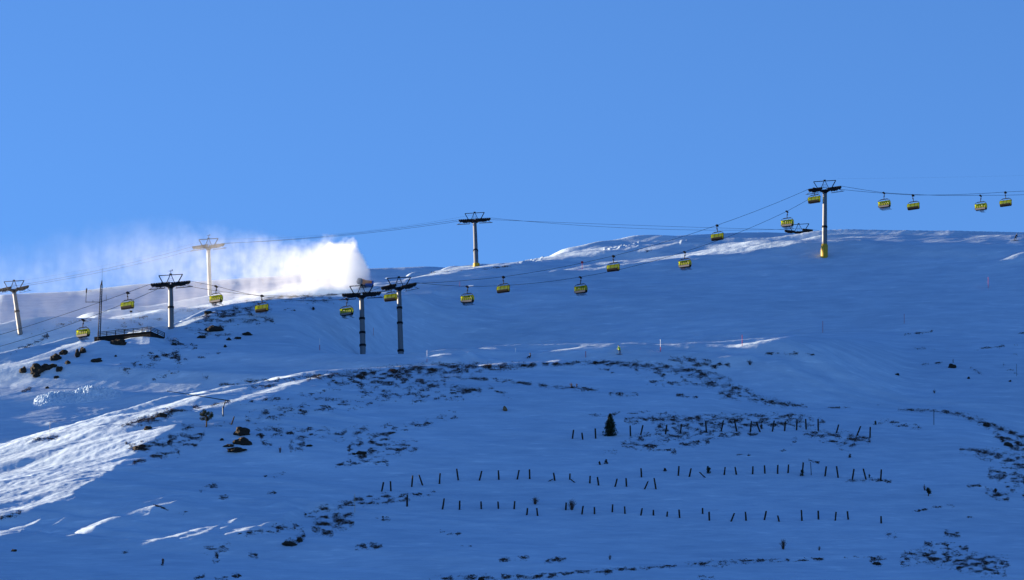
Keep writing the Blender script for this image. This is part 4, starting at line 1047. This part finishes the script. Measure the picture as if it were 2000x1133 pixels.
# plan positions of the first lift's crossarms
LIFT = [(-170, 716, 800), (333, 557, 848), (706, 577.5, 857), (779, 562, 866), (1611, 371.5, 935), (2200, 340, 1000)]
PT = [at(*q) for q in LIFT]
G1 = 'lift towers of the chairlift with yellow chairs'
def dirs_at(P_, i): return [(P_[i] - P_[i - 1]).normalized(), (P_[i + 1] - P_[i]).normalized()]
E = {}
E[1] = tower(333, 557, 848, 334, 848, dirs_at(PT, 1), 'grey lift tower beside the railed terrace with a wind gauge on top', G1, flanges=(.50,), vane=True, base_py=655)
E[2] = tower(706, 577.5, 857, 709, 857, dirs_at(PT, 2), 'shorter left one of the twin lift towers in front of the snow cannon', G1, flanges=(.22, .42, .64), base_py=697)
E[3] = tower(779, 562, 866, 784, 866, dirs_at(PT, 3), 'taller right one of the twin lift towers', G1, flanges=(.25, .58, .76), base_py=697)
E[4] = tower(1611, 371.5, 935, 1609.5, 935, dirs_at(PT, 4), 'lift tower with yellow base padding standing highest on the right ridge', G1, flanges=(.46,), pad=True, base_py=477, scale=1.0)
# second lift on the skyline
LIFT2 = [(-420, 660, 860), (27, 566, 914), (407, 483, 962), (927, 432, 966), (1560, 453, 1075), (2300, 560, 1180)]
PT2 = [at(*q) for q in LIFT2]
G2 = 'lift towers of the empty lift on the skyline'
F_ = {}
F_[1] = tower(27, 566, 914, 40, 914, dirs_at(PT2, 1), 'tilted lift tower at the left edge on the snowy shoulder', G2, gauge=4.4, flanges=(.52,), scale=.92, base_py=655)
F_[2] = tower(407, 483, 962, 415, 962, dirs_at(PT2, 2), 'pale lift tower rising out of the blown snow', G2, gauge=4.4, flanges=(.5,), scale=.92, vane=True, base_py=592)
F_[3] = tower(927, 432, 966, 930, 957, dirs_at(PT2, 3), 'lift tower with a small yellow foot alone on the ridge left of centre', G2, gauge=4.4, flanges=(.35,), scale=.92, base_py=519)
F_[4] = tower(1560, 453, 1075, 1562, 1075, dirs_at(PT2, 4), 'lift tower peeking over the ridge with only its head showing', G2, gauge=5.0, flanges=(.5,), scale=.95, base_py=470)
# the small yellow foot of the ridge tower
o_ = F_[3]; rt = [o for o in COL.objects if o.get('label', '').startswith('lift tower with a small yellow foot')][0]
MB().tube([(0, 0, 0), (0, 0, .9)], [.74, .72], 14).build('base_padding', 'yellow_pad', rt)
tf = rt; MB().box((.4, -.45, .5), (.8, .6, .7)).build('padding_box', 'yellow_pad', rt)

# ropes: knots seen in the photo between the towers
def plan_at(p, q, px):
    """point of the plan line p-q seen in pixel column px"""
    lo, hi = 0.0, 1.0
    f = lambda t: project(*(p.lerp(q, t)))[0]
    inc = f(1.0) > f(0.0)
    for _ in range(40):
        m = (lo + hi) / 2
        if (f(m) < px) == inc: lo = m
        else: hi = m
    return (lo + hi) / 2
ROPE_KNOTS = {}
def rope(p, q, knots, n=40):
    """polyline from p to q through pixel knots (px, py)"""
    ts = [0.0]; zs = [p.z]
    ks = []
    for kx, ky in knots:
        t = plan_at(p, q, kx); D = p.lerp(q, t).y
        ks.append((t, at(kx, ky, D).z))
    for t, z in sorted(ks): ts.append(t); zs.append(z)
    ts.append(1.0); zs.append(q.z)
    # smooth sag: least squares parabola through the ends and knots
    t = np.array(ts); z = np.array(zs) - (p.z + (q.z - p.z) * t)
    b = t * (1 - t); sag = (z * b).sum() / max((b * b).sum(), 1e-9) if len(knots) else -1.0 / 4 * 4 * .8
    res = z - sag * b
    tt = np.linspace(0, 1, n); rz = p.z + (q.z - p.z) * tt + sag * tt * (1 - tt) + np.interp(tt, t, res)
    return [Vector((p.x + (q.x - p.x) * k, p.y + (q.y - p.y) * k, z_)) for k, z_ in zip(tt, rz)]
OCC = [(162, 624.5), (422, 558.5), (677, 584), (912.5, 559.5), (1133.5, 541), (1337, 491.5), (1537, 412.5), (1726, 376.5), (1915, 381.5)]
EMP = [(250, 571), (512, 577), (764, 566), (983.5, 540.5), (1198.5, 499.5), (1401, 439.5), (1590.5, 374), (1783.5, 381), (1964, 375)]
def make_rope(ends, first, last, clamps, label, side, group, r=.04, extra=()):
    pts = []; nodes = [first]
    for k in sorted(ends):
        c, rd, hl = ends[k][side]; nodes.append((c - rd * hl, c + rd * hl))
    nodes.append(last)
    spans = []
    prev = first
    for nd in nodes[1:-1]:
        spans.append((prev, nd[0])); prev = nd[1]
    spans.append((prev, last))
    allpts = []
    for p, q in spans:
        x0, x1 = sorted((project(*p)[0], project(*q)[0]))
        kn = [c for c in list(clamps) + list(extra) if x0 + 4 < c[0] < x1 - 4]
        allpts += rope(p, q, kn)
    mb = MB(); mb.tube(allpts, r, 5)
    o = mb.build('lift_rope', 'dark_steel'); tag(o, label, 'rope', group)
    return allpts
RG = 'steel ropes of the two lifts'
up_pts = make_rope(E, at(-170, 716, 796), at(2200, 362, 998), OCC, 'steel rope carrying the occupied yellow chairs uphill', 1, RG)
dn_pts = make_rope(E, at(-170, 702, 806), at(2200, 352, 1003), EMP, 'steel rope carrying the empty yellow chairs downhill', -1, RG)
make_rope(F_, at(-420, 664, 856), at(2300, 570, 1178), [], 'lower steel rope of the skyline lift without chairs', 1, RG, .032, extra=[(215, 528), (660, 461), (1240, 446)])
make_rope(F_, at(-420, 658, 864), at(2300, 566, 1182), [], 'upper steel rope of the skyline lift without chairs', -1, RG, .032, extra=[(215, 523), (660, 459), (1240, 440)])
def thin_line(pts, label, r):
    o = MB().tube(pts, r, 4).build('signal_cable', 'dark_steel'); tag(o, label, 'cable', 'thin signal cables above the lift ropes')
def sagline(p, q, s, n=24): return [p.lerp(q, t) - Vector((0, 0, s * 4 * t * (1 - t))) for t in np.linspace(0, 1, n)]
thin_line(sagline(at(1634, 349, 935), at(2200, 336, 1012), .3), 'thin signal cable leaving the highest tower to the right', .006)
thin_line(sagline(at(408, 467, 962), at(927, 419, 966), 1.6), 'thin signal cable between the pale tower and the ridge tower', .012)
thin_line(sagline(at(27, 551, 914), at(408, 467, 962), .8), 'thin signal cable from the tilted tower to the pale tower', .012)
thin_line([at(803, 540.5, 905), at(830, 537, 912), at(866, 530, 925), at(900, 522, 945)], 'yellowish rope running up the ridge from the right twin tower', .02)
COL.objects[-1].data.materials[0] = MATS['bamboo']

# ------------------------------------------------------------------ chairs
def make_chair():
    root = empty('chairlift_chair', (0, 0, 0))
    g = MB(); g.box((0, 0, -.06), (.22, 1.15, .20)); g.box((0, 0, .1), (.16, .55, .16)); g.box((.12, 0, -.18), (.3, .5, .22)); g.build('grip', 'black_plastic', root)
    MB().tube([(.1, 0, -.15), (.12, 0, -.75), (.0, .02, -1.0), (0, 0, -1.55)], [.085, .08, .08, .09], 8).build('hanger', 'dark_steel', root)
    MB().box((.08, 0, -.82), (.22, .22, .2)).build('damper', 'black_plastic', root)
    y = MB(); y.tube([(-.95, 0, -1.66), (-.8, 0, -1.56), (.8, 0, -1.56), (.95, 0, -1.66)], .10, 8); y.build('yoke', 'dark_steel', root)
    for s in (-1, 1):
        MB().tube([(s * .9, 0, -1.6), (s * 1.22, -.02, -1.68), (s * 1.38, -.08, -1.9), (s * 1.40, -.14, -2.4), (s * 1.40, -.2, -3.3)], .05, 7).build('side_hoop', 'dark_steel', root)
    # bubble: curved shell with end cheeks
    prof = [(-.42, -2.18), (-.30, -2.02), (-.08, -1.95), (.18, -1.97), (.40, -2.08), (.56, -2.30), (.63, -2.58), (.62, -2.90)]
    b = MB(); n = len(prof); xs = [-1.38, -1.30, -.45, .45, 1.30, 1.38]
    vs = []
    for i, x in enumerate(xs):
        sh = .93 if i in (0, 5) else 1.0
        for (yy, zz) in prof: vs.append((x, .08 + (yy - .08) * sh, -2.45 + (zz + 2.45) * sh))
    fs = [(i * n + k, i * n + k + 1, (i + 1) * n + k + 1, (i + 1) * n + k) for i in range(len(xs) - 1) for k in range(n - 1)]
    b.add(vs, fs)
    for x in (-1.385, 1.385):
        b.add([(x, .08 + (p_[0] - .08) * .93, -2.45 + (p_[1] + 2.45) * .93) for p_ in prof] + [(x, .1, -2.88)], [tuple(range(n)) + (n,)])
    b.build('bubble', 'tinted_bubble', root)
    rb = MB()
    for x in (-1.39, -.46, .46, 1.39): rb.tube([(x, p_[0] * .99, p_[1] + .01) for p_ in prof], .028, 5)
    rb.build('bubble_frame', 'dark_steel', root)
    fa = MB(); fp = [(.62, -2.88), (.64, -3.08), (.54, -3.32), (.36, -3.44)]
    vs = []
    for x, sh in ((-1.36, .94), (-1.28, 1), (1.28, 1), (1.36, .94)):
        for (yy, zz) in fp: vs.append((x, yy * sh, zz)); 
    m4 = len(fp); fa.add(vs, [(i * m4 + k, i * m4 + k + 1, (i + 1) * m4 + k + 1, (i + 1) * m4 + k) for i in range(3) for k in range(m4 - 1)])
    fa.build('lower_fairing', 'black_plastic', root)
    st = MB(); st.box((0, .02, -3.32), (2.66, .58, .16)); st.box((0, .3, -3.36), (2.6, .1, .22)); st.build('seat', 'black_plastic', root)
    bk = MB(); bk.box((0, -.36, -2.78), (2.68, .10, .46), Matrix.Rotation(R(-10), 3, 'X')); bk.build('backrest', 'yellow_plastic', root)
    pn = MB(); pn.box((0, -.33, -3.22), (2.56, .08, .40), Matrix.Rotation(R(8), 3, 'X')); pn.build('rear_panel', 'grey_shell', root)
    dv = MB()
    for x in (-.9, -.45, 0, .45, .9): dv.box((x, -.425, -2.78), (.05, .04, .44), Matrix.Rotation(R(-10), 3, 'X'))
    dv.build('backrest_ribs', 'dark_steel', root)
    ft = MB(); ft.tube([(-1.25, .50, -3.42), (-1.25, .42, -3.55), (1.25, .42, -3.55), (1.25, .50, -3.42)], .035, 6); ft.build('footrest', 'dark_steel', root)
    return root
def clamp_point(pts, px):
    best = None
    for a, b in zip(pts[:-1], pts[1:]):
        xa, xb = project(*a)[0], project(*b)[0]
        if (xa - px) * (xb - px) <= 0 and xa != xb:
            t = (px - xa) / (xb - xa); return a.lerp(b, t), (b - a).normalized()
    return None
OCC_LAB = [('lowest chair at the far left, riders aboard, below the terrace rails', 'the lowest chair left of the terrace'),
 ('yellow chair with riders hanging in front of the pale tower', 'the chair before the pale tower'),
 ('yellow chair with riders just left of the twin towers', 'the chair just left of the twin towers'),
 ('yellow chair with riders, first one right of the twin towers', 'the first chair right of the twin towers'),
 ('yellow chair with riders over the shaded slope near a red board pole', 'the chair below the red board pole'),
 ('yellow chair with riders crossing the sunlit ridge strip', 'the chair crossing the sunlit ridge strip'),
 ('yellow chair with riders beside the half hidden tower head', 'the chair beside the half hidden tower'),
 ('yellow chair with riders, first one right of the highest tower', 'the first chair right of the highest tower'),
 ('yellow chair with only two riders near the right edge', 'the last chair with riders')]
EMP_LAB = ['empty yellow chair between the measuring mast and the tower', 'empty yellow chair over the heath knoll', 'empty yellow chair hanging between the twin towers', 'empty yellow chair at centre below the ridge tower',
 'empty yellow chair in front of the sunlit ridge strip', 'empty yellow chair just touching the skyline right of centre', 'empty yellow chair right under the highest tower head', 'empty yellow chair in the sky between two chairs with riders', 'empty yellow chair furthest right against the sky']
proto = make_chair(); index_kids()
chairs_occ, chairs_emp = [], []
YAW = math.atan2(1.0, 1.0)
for lst, pts, labs, sgn in ((OCC, up_pts, OCC_LAB, 1), (EMP, dn_pts, EMP_LAB, -1)):
    for i, (cx, cyy) in enumerate(lst):
        cp_ = clamp_point(pts, cx)
        if cp_ is None: print('NO CLAMP', cx); continue
        c, dr = cp_
        o = proto if (sgn == 1 and i == 0) else copy_tree(proto)
        o.location = c - Vector((0, 0, .05))
        az = math.atan2(dr.x, dr.y); az = max(R(22), min(R(30), az)) + random.uniform(-.03, .03)
        o.rotation_euler = (random.uniform(-.02, .02), random.uniform(-.015, .015), -az if sgn == 1 else math.pi - az)
        lab = labs[i][0] if sgn == 1 else labs[i]
        tag(o, lab, 'chair', 'yellow bubble chairs on the lift')
        (chairs_occ if sgn == 1 else chairs_emp).append(o)
# ------------------------------------------------------------------ people
def skin_body(name, joints, edges, mats, zsplit, sub=2):
    """one continuous body grown round a skeleton; faces below zsplit get the trousers"""
    me = bpy.data.meshes.new(name)
    me.from_pydata([j[0] for j in joints], [], edges)
    o = bpy.data.objects.new(name, me); COL.objects.link(o)
    md = o.modifiers.new('skin', 'SKIN'); ss = o.modifiers.new('smooth', 'SUBSURF'); ss.levels = sub; ss.render_levels = sub
    for i, j in enumerate(joints):
        sv = me.skin_vertices[0].data[i]; sv.radius = (j[1], j[2] if len(j) > 2 else j[1]); sv.use_root = (i == 0)
    dg = bpy.context.evaluated_depsgraph_get()
    nm = bpy.data.meshes.new_from_object(o.evaluated_get(dg)); nm.name = name
    bpy.data.objects.remove(o, do_unlink=True); bpy.data.meshes.remove(me)
    for m in mats: nm.materials.append(MATS[m])
    for p in nm.polygons:
        p.use_smooth = True
        p.material_index = zsplit(p.center)
    return nm
def helmet_bm(c, r):
    m = MB(); n = 10
    for i in range(5):
        pass
    vs = []; fs = []
    for i in range(6):
        th = math.pi * .62 * i / 5
        for k in range(n): vs.append((c[0] + r * math.sin(th) * math.cos(2 * math.pi * k / n), c[1] + 1.12 * r * math.sin(th) * math.sin(2 * math.pi * k / n), c[2] + r * math.cos(th)))
    for i in range(5):
        for k in range(n): fs.append((i * n + k, i * n + (k + 1) % n, (i + 1) * n + (k + 1) % n, (i + 1) * n + k))
    m.add(vs, fs); return m
def hand(joints, edges, wrist, d):
    """palm, four fingers and a thumb of a mitten-clad hand"""
    d = Vector(d).normalized(); s = d.orthogonal().normalized(); w = Vector(joints[wrist][0])
    joints.append((tuple(w + d * .09), .045, .03)); palm = len(joints) - 1; edges.append((wrist, palm))
    for k in range(4):
        joints.append((tuple(w + d * (.16 + .015 * (1 - abs(k - 1.5))) + s * (k - 1.5) * .024), .010)); edges.append((palm, len(joints) - 1))
    joints.append((tuple(w + d * .09 + s * .075), .011)); edges.append((palm, len(joints) - 1))
# seated rider, origin at the seat under the hips, facing +y
def rider_mesh(jm, tm):
    J = [((0, .02, .12), .155, .13), ((0, -.06, .42), .16, .13), ((0, -.06, .56), .17, .11), ((0, -.03, .68), .06), ((0, .0, .82), .105, .115)]
    Ed = [(0, 1), (1, 2), (2, 3), (3, 4)]
    for s in (-1, 1):
        b = len(J)
        J += [((s * .11, .08, .10), .10), ((s * .13, .48, .10), .078), ((s * .13, .52, -.30), .062), ((s * .13, .50, -.42), .055), ((s * .13, .66, -.45), .05)]
        Ed += [(0, b), (b, b + 1), (b + 1, b + 2), (b + 2, b + 3), (b + 3, b + 4)]
        a = len(J)
        J += [((s * .21, -.05, .52), .07), ((s * .24, .06, .28), .055), ((s * .14, .30, .24), .04)]
        Ed += [(2, a), (a, a + 1), (a + 1, a + 2)]
        hand(J, Ed, a + 2, (-s * .2, 1, -.1))
    return skin_body('person', J, Ed, [jm, tm, 'skin'], lambda c: 1 if c.z < .19 and c.y > -.02 or c.z < .1 else (2 if c.z > .72 and c.y > .05 else 0), 1)
VAR = [('jacket_black', 'trousers_black', 'helmet_dark', 'dark'), ('jacket_navy', 'trousers_red', 'helmet_dark', 'navy'), ('jacket_red', 'trousers_navy', 'helmet_dark', 'red'), ('jacket_teal', 'trousers_black', 'helmet_light', 'teal')]
protos = []
for jm, tm, hm, word in VAR:
    me = rider_mesh(jm, tm)
    o = bpy.data.objects.new('person', me); COL.objects.link(o)
    helmet_bm((0, .0, .84), .13).build('helmet', hm, o, smooth=True)
    sk = MB()
    for s in (-1, 1):
        sk.box((s * .14, .70, -.53), (.09, 1.55, .03)); sk.add([(s * .14 - .045, 1.47, -.54), (s * .14 + .045, 1.47, -.54), (s * .14 + .03, 1.66, -.44), (s * .14 - .03, 1.66, -.44)], [(0, 1, 2, 3)])
    sk.build('skis', 'ski_dark', o)
    protos.append((o, word))
index_kids()
used = set()
SEATS = [(-1.0, -.55, .05, .6), (-1.05, -.6, -.15, .9), (-.95, -.5, .9), (-1.05, -.6, -.1, .4, .95), (-1.0, -.3, .2, .7), (-1.0, -.55, -.1, .45, .95), (-.7, -.25, .3, .85), (-.95, -.45, 0, .5, 1.0), (-.1, .4)]
def seat_word(i, n):
    if n == 2: return ('left', 'right')[i] + '-hand'
    if i == 0: return 'leftmost'
    if i == n - 1: return 'rightmost'
    return {(1, 3): 'middle', (1, 4): 'second', (2, 4): 'third', (1, 5): 'second', (2, 5): 'middle', (3, 5): 'fourth'}[(i, n)]
for ci, (ch, seats) in enumerate(zip(chairs_occ, SEATS)):
    M = Matrix.Translation(ch.location) @ ch.rotation_euler.to_matrix().to_4x4()
    for i, sx in enumerate(seats):
        v = (ci * 2 + i * 3 + (i > 2)) % 4
        src, word = protos[v]
        if v in used: o = copy_tree(src)
        else: o = src; used.add(v)
        o.location = M @ Vector((sx, -.06, -3.26)); o.rotation_euler = (ch.rotation_euler[0], ch.rotation_euler[1], ch.rotation_euler[2] + random.uniform(-.06, .06))
        tag(o, f'{seat_word(i, len(seats))} seated rider with skis in {OCC_LAB[ci][1]}', 'person', 'riders seated in the lift chairs')

def standing(px, py, D, J, Ed, mats, split, label, rz, hel, helm, extra=None, group=None):
    me = skin_body('person', J, Ed, mats, split, 2)
    p = hit(px, py)
    if D is not None: p = at(px, py, D)
    o = bpy.data.objects.new('person', me); COL.objects.link(o); o.location = p; o.rotation_euler = (0, 0, rz)
    tag(o, label, 'person', group)
    helmet_bm(hel, .135).build('helmet', helm, o, smooth=True)
    if extra: extra(o)
    return o
def pair(J, Ed, hip, sh, legs, arms):
    for s, (k, a, f) in zip((-1, 1), legs):
        b = len(J); h = Vector(J[hip][0]) + Vector((s * .11, 0, -.06))
        J += [(tuple(h), .10), (k, .075), (a, .06), (f, .05)]; Ed += [(hip, b), (b, b + 1), (b + 1, b + 2), (b + 2, b + 3)]
    for s, (e, w) in zip((-1, 1), arms):
        b = len(J); h = Vector(J[sh][0]) + Vector((s * .2, 0, -.03))
        J += [(tuple(h), .072), (e, .055), (w, .042)]; Ed += [(sh, b), (b, b + 1), (b + 1, b + 2)]
        hand(J, Ed, b + 2, Vector(w) - Vector(e))
# 1. lime jacket, sliding on a board, leaning left
J = [((.02, 0, .92), .155, .125), ((-.03, 0, 1.2), .165, .125), ((-.06, 0, 1.36), .17, .11), ((-.09, .0, 1.49), .06), ((-.12, -.02, 1.64), .10, .11)]
Ed = [(0, 1), (1, 2), (2, 3), (3, 4)]
pair(J, Ed, 0, 2, (((-.06, -.12, .5), (.06, 0, .1), (.04, -.14, .05)), ((.22, -.10, .48), (.34, .02, .1), (.34, -.13, .05))), (((-.36, -.05, 1.1), (-.38, -.2, .9)), ((.22, -.02, 1.06), (.2, -.2, .88))))
def board(o):
    m = MB(); m.box((.2, -.06, .02), (1.5, .27, .025), Matrix.Rotation(R(6), 3, 'Y')); m.build('snowboard', 'ski', o)
standing(1209.5, 692.5, None, J, Ed, ['jacket_lime', 'trousers_navy', 'skin'], lambda c: 1 if c.z < .86 else (2 if c.z > 1.55 and c.y < -.07 else 0), 'person in a lime jacket and navy trousers sliding across the crest', R(8), (-.12, 0, 1.68), 'helmet_dark', board)
# 2. dark figure sitting in the snow, side on, facing left
J = [((0, 0, .16), .16, .15), ((.0, .02, .46), .165, .13), ((-.0, .02, .64), .165, .11), ((-.03, .0, .77), .06), ((-.05, -.02, .92), .10, .11)]
Ed = [(0, 1), (1, 2), (2, 3), (3, 4)]
J2 = J
b = len(J)
J += [((-.1, -.08, .18), .105), ((-.42, -.1, .40), .078), ((-.62, -.1, .08), .062), ((-.74, -.1, .14), .05)]; Ed += [(0, b), (b, b + 1), (b + 1, b + 2), (b + 2, b + 3)]
b = len(J)
J += [((-.1, .12, .18), .105), ((-.40, .14, .42), .078), ((-.58, .14, .08), .062), ((-.7, .14, .14), .05)]; Ed += [(0, b), (b, b + 1), (b + 1, b + 2), (b + 2, b + 3)]
for s in (-1, 1):
    b = len(J); J += [((0, s * .2, .6), .07), ((-.08, s * .25, .36), .055), ((-.34, s * .16, .40), .042)]; Ed += [(2, b), (b, b + 1), (b + 1, b + 2)]; hand(J, Ed, b + 2, (-1, 0, -.1))
standing(1036, 700, None, J, Ed, ['jacket_black', 'trousers_black', 'skin'], lambda c: 1 if c.x < -.12 and c.z < .5 else (2 if c.z > .82 and c.x < -.1 else 0), 'dark figure sitting in the snow on the middle crest', 0, (-.04, -.01, .96), 'helmet_dark')
# 3. carving skier on the right ridge
J = [((.1, 0, .88), .155, .125), ((.22, 0, 1.14), .165, .125), ((.30, 0, 1.30), .17, .11), ((.36, .0, 1.42), .06), ((.42, -.02, 1.56), .10, .11)]
Ed = [(0, 1), (1, 2), (2, 3), (3, 4)]
pair(J, Ed, 0, 2, (((-.12, -.06, .52), (-.32, 0, .14), (-.30, -.14, .09)), ((.2, -.06, .48), (.06, .02, .12), (.08, -.13, .07))), (((.06, -.08, 1.04), (-.02, -.28, .9)), ((.5, -.02, 1.04), (.46, -.26, .92))))
def skis(o):
    m = MB()
    m.box((-.22, -.1, .06), (1.7, .1, .03), Matrix.Rotation(R(-6), 3, 'Y')); m.box((.14, -.02, .04), (1.7, .1, .03), Matrix.Rotation(R(-6), 3, 'Y')); m.build('skis', 'ski_dark', o)
    q = MB(); q.tube([(-.02, -.3, .92), (-.5, -.1, .35)], .014, 5); q.tube([(.46, -.28, .94), (.1, -.1, .3)], .014, 5); q.build('ski_poles', 'dark_steel', o)
standing(1983, 470.5, None, J, Ed, ['jacket_black', 'trousers_black', 'skin'], lambda c: 1 if c.z < .82 else (2 if c.z > 1.48 and c.y < -.07 else 0), 'dark skier leaning into a turn on the right ridge', 0, (.42, 0, 1.60), 'helmet_dark', skis)

# ------------------------------------------------------------------ snow cannon
gp = hit(716, 562); Dg = max(gp.y, 899)
gb = Vector((at(712, 562, Dg).x, Dg, 0)); gb.z = ground_z(gb.x, gb.y)
cn = empty('snow_cannon', gb); tag(cn, 'blue and orange fan snow cannon throwing a white plume to the left', 'snow cannon')
Z = lambda x, y, dy=0: at(x, y, Dg + dy) - gb
MB().tube([Z(724, 552.5, 1), Z(714, 552, .3), Z(703, 549.5, -.8)], [.50, .62, .66], 16).build('fan_barrel', 'cannon_orange', cn)
MB().tube([Z(704.5, 549.9, -.7), Z(700.5, 549, -1.1)], [.74, .72], 16).build('nozzle_ring', 'galvanised_steel', cn)
MB().tube([Z(727, 553, 1.3), Z(723.5, 552.4, 1)], [.62, .66], 16).build('intake_guard', 'cannon_blue', cn)
MB().box(Z(721, 557.3), (1.7, .9, .62)).build('control_cabinet', 'cannon_blue', cn)
c2 = MB(); c2.bar(Z(712, 553.5), Z(712, 559), .22); c2.bar(Z(703, 560), Z(728, 558.5), .22)
for xx in (703, 714, 727): c2.bar(Z(xx, 559.5), Z(xx + (xx - 714) * .2, 564), .1)
c2.build('carriage', 'dark_steel', cn)
MB().box(Z(708, 558.5), (.7, .7, .8)).build('compressor', 'grey_shell', cn)

# ------------------------------------------------------------------ the plume of blown snow
def spray():
    N = at(708, 547, Dg)
    X0, X1, Y0, Y1, Z0, Z1 = -104, 3, -24, 34, -14, 20
    m = MB(); m.box(((X0 + X1) / 2, (Y0 + Y1) / 2, (Z0 + Z1) / 2), (X1 - X0, Y1 - Y0, Z1 - Z0))
    mt_ = bpy.data.materials.new('snow_spray'); mt_.use_nodes = True; MATS['snow_spray'] = mt_
    nt = mt_.node_tree; nt.nodes.clear(); Nn = nt.nodes.new; lk = nt.links.new
    out = Nn('ShaderNodeOutputMaterial'); pv = Nn('ShaderNodeVolumePrincipled')
    pv.inputs['Color'].default_value = (0.955, 0.978, 1.0, 1); pv.inputs['Anisotropy'].default_value = 0.4
    tc = Nn('ShaderNodeTexCoord'); sp = Nn('ShaderNodeSeparateXYZ'); lk(tc.outputs['Object'], sp.inputs[0])
    def M(op, a, b=None, c=None, clamp=False):
        n = Nn('ShaderNodeMath'); n.operation = op; n.use_clamp = clamp
        for i, q in enumerate((a, b, c)):
            if q is None: continue
            if isinstance(q, (int, float)): n.inputs[i].default_value = q
            else: lk(q, n.inputs[i])
        return n.outputs[0]
    def curve(x, lo, hi, pts):
        """piecewise linear function of x as a grey ramp"""
        t = Nn('ShaderNodeMapRange'); t.inputs['From Min'].default_value = lo; t.inputs['From Max'].default_value = hi; lk(x, t.inputs['Value'])
        r = Nn('ShaderNodeValToRGB'); e = r.color_ramp.elements
        top = max(v for _, v in pts)
        for i, (p_, v) in enumerate(pts):
            q = (p_ - lo) / (hi - lo)
            el = e[i] if i < 2 else e.new(q)
            el.position = q; el.color = (v / top, v / top, v / top, 1)
        lk(t.outputs[0], r.inputs[0])
        return M('MULTIPLY', r.outputs[0], top)
    d = M('MULTIPLY', sp.outputs[0], -1.0)
    # swirl the coordinates a little
    nz0 = Nn('ShaderNodeTexNoise'); nz0.inputs['Scale'].default_value = 0.16; nz0.inputs['Detail'].default_value = 3; lk(tc.outputs['Object'], nz0.inputs['Vector'])
    wob = M('SUBTRACT', nz0.outputs['Fac'], 0.5)
    nz1 = Nn('ShaderNodeTexNoise'); nz1.inputs['Scale'].default_value = 0.5; nz1.inputs['Detail'].default_value = 4; nz1.inputs['Roughness'].default_value = .65; lk(tc.outputs['Object'], nz1.inputs['Vector'])
    z = M('ADD', M('ADD', sp.outputs[2], M('MULTIPLY', wob, 5.0)), M('MULTIPLY', M('SUBTRACT', nz1.outputs['Fac'], .5), 5.5))
    top = curve(d, -2, 104, [(-2, 2.2), (0, 5.0), (2, 7.8), (6, 9.0), (14, 8.6), (24, 10.0), (32, 11.5), (46, 13.5), (62, 11.0), (80, 7.5), (104, 6.0)])
    bot = curve(d, -2, 104, [(-2, 12.6), (0, 12.0), (2, 12.2), (6, 11.8), (12, 9.5), (30, .2), (60, .1), (104, .1)])      # stored 14 m up
    edge_t = M('DIVIDE', M('SUBTRACT', top, z), curve(d, -2, 104, [(-2, 1.0), (3, 1.2), (12, 3.5), (25, 6.5), (104, 9)]), clamp=True)
    edge_b = M('DIVIDE', M('SUBTRACT', M('ADD', z, 14.0), bot), 2.0, clamp=True)
    core = curve(d, -2, 104, [(-2, .02), (-1.2, .5), (.3, .95), (3, .70), (7, .30), (11, .17), (16, .115), (22, .08), (27, .055), (34, .032), (46, .016), (64, .009), (88, .005), (104, 0)])
    yy = M('DIVIDE', M('ABSOLUTE', M('ADD', sp.outputs[1], M('MULTIPLY', wob, -4.0))), curve(d, -2, 104, [(-2, 1.6), (4, 4.2), (15, 7.0), (40, 12), (104, 20)]))
    across = M('SUBTRACT', 1.0, M('MULTIPLY', yy, yy), clamp=True)
    # falling curtains: noise stretched downwards and leaning with the wind
    mp = Nn('ShaderNodeMapping'); mp.inputs['Scale'].default_value = (1.0, .9, .30); mp.inputs['Rotation'].default_value = (0, R(-14), 0); lk(tc.outputs['Object'], mp.inputs[0])
    nz = Nn('ShaderNodeTexNoise'); nz.inputs['Scale'].default_value = 0.24; nz.inputs['Detail'].default_value = 5; nz.inputs['Roughness'].default_value = .62; lk(mp.outputs[0], nz.inputs['Vector'])
    nzb = Nn('ShaderNodeTexNoise'); nzb.inputs['Scale'].default_value = 0.55; nzb.inputs['Detail'].default_value = 4; lk(tc.outputs['Object'], nzb.inputs['Vector'])
    cut = curve(d, -2, 104, [(-2, .05), (3, .20), (6, .34), (11, .40), (25, .43), (104, .44)])
    cur = M('MULTIPLY', M('SUBTRACT', M('ADD', M('MULTIPLY', nz.outputs['Fac'], .7), M('MULTIPLY', nzb.outputs['Fac'], .3)), cut), curve(d, -2, 104, [(-2, 2.6), (3, 3.4), (6, 5.0), (11, 6.5), (104, 7.0)]), clamp=True)
    den = M('MULTIPLY', M('MULTIPLY', core, M('MULTIPLY', edge_t, edge_b)), M('MULTIPLY', across, cur))
    lk(den, pv.inputs['Density']); lk(pv.outputs[0], out.inputs['Volume'])
    mt_.cycles.volume_step_rate = 0.12
    o = m.build('snow_spray', 'snow_spray'); o.location = N
    tag(o, 'bright white plume of machine made snow blowing left over the ridge', 'snow spray', kind='stuff')
spray()
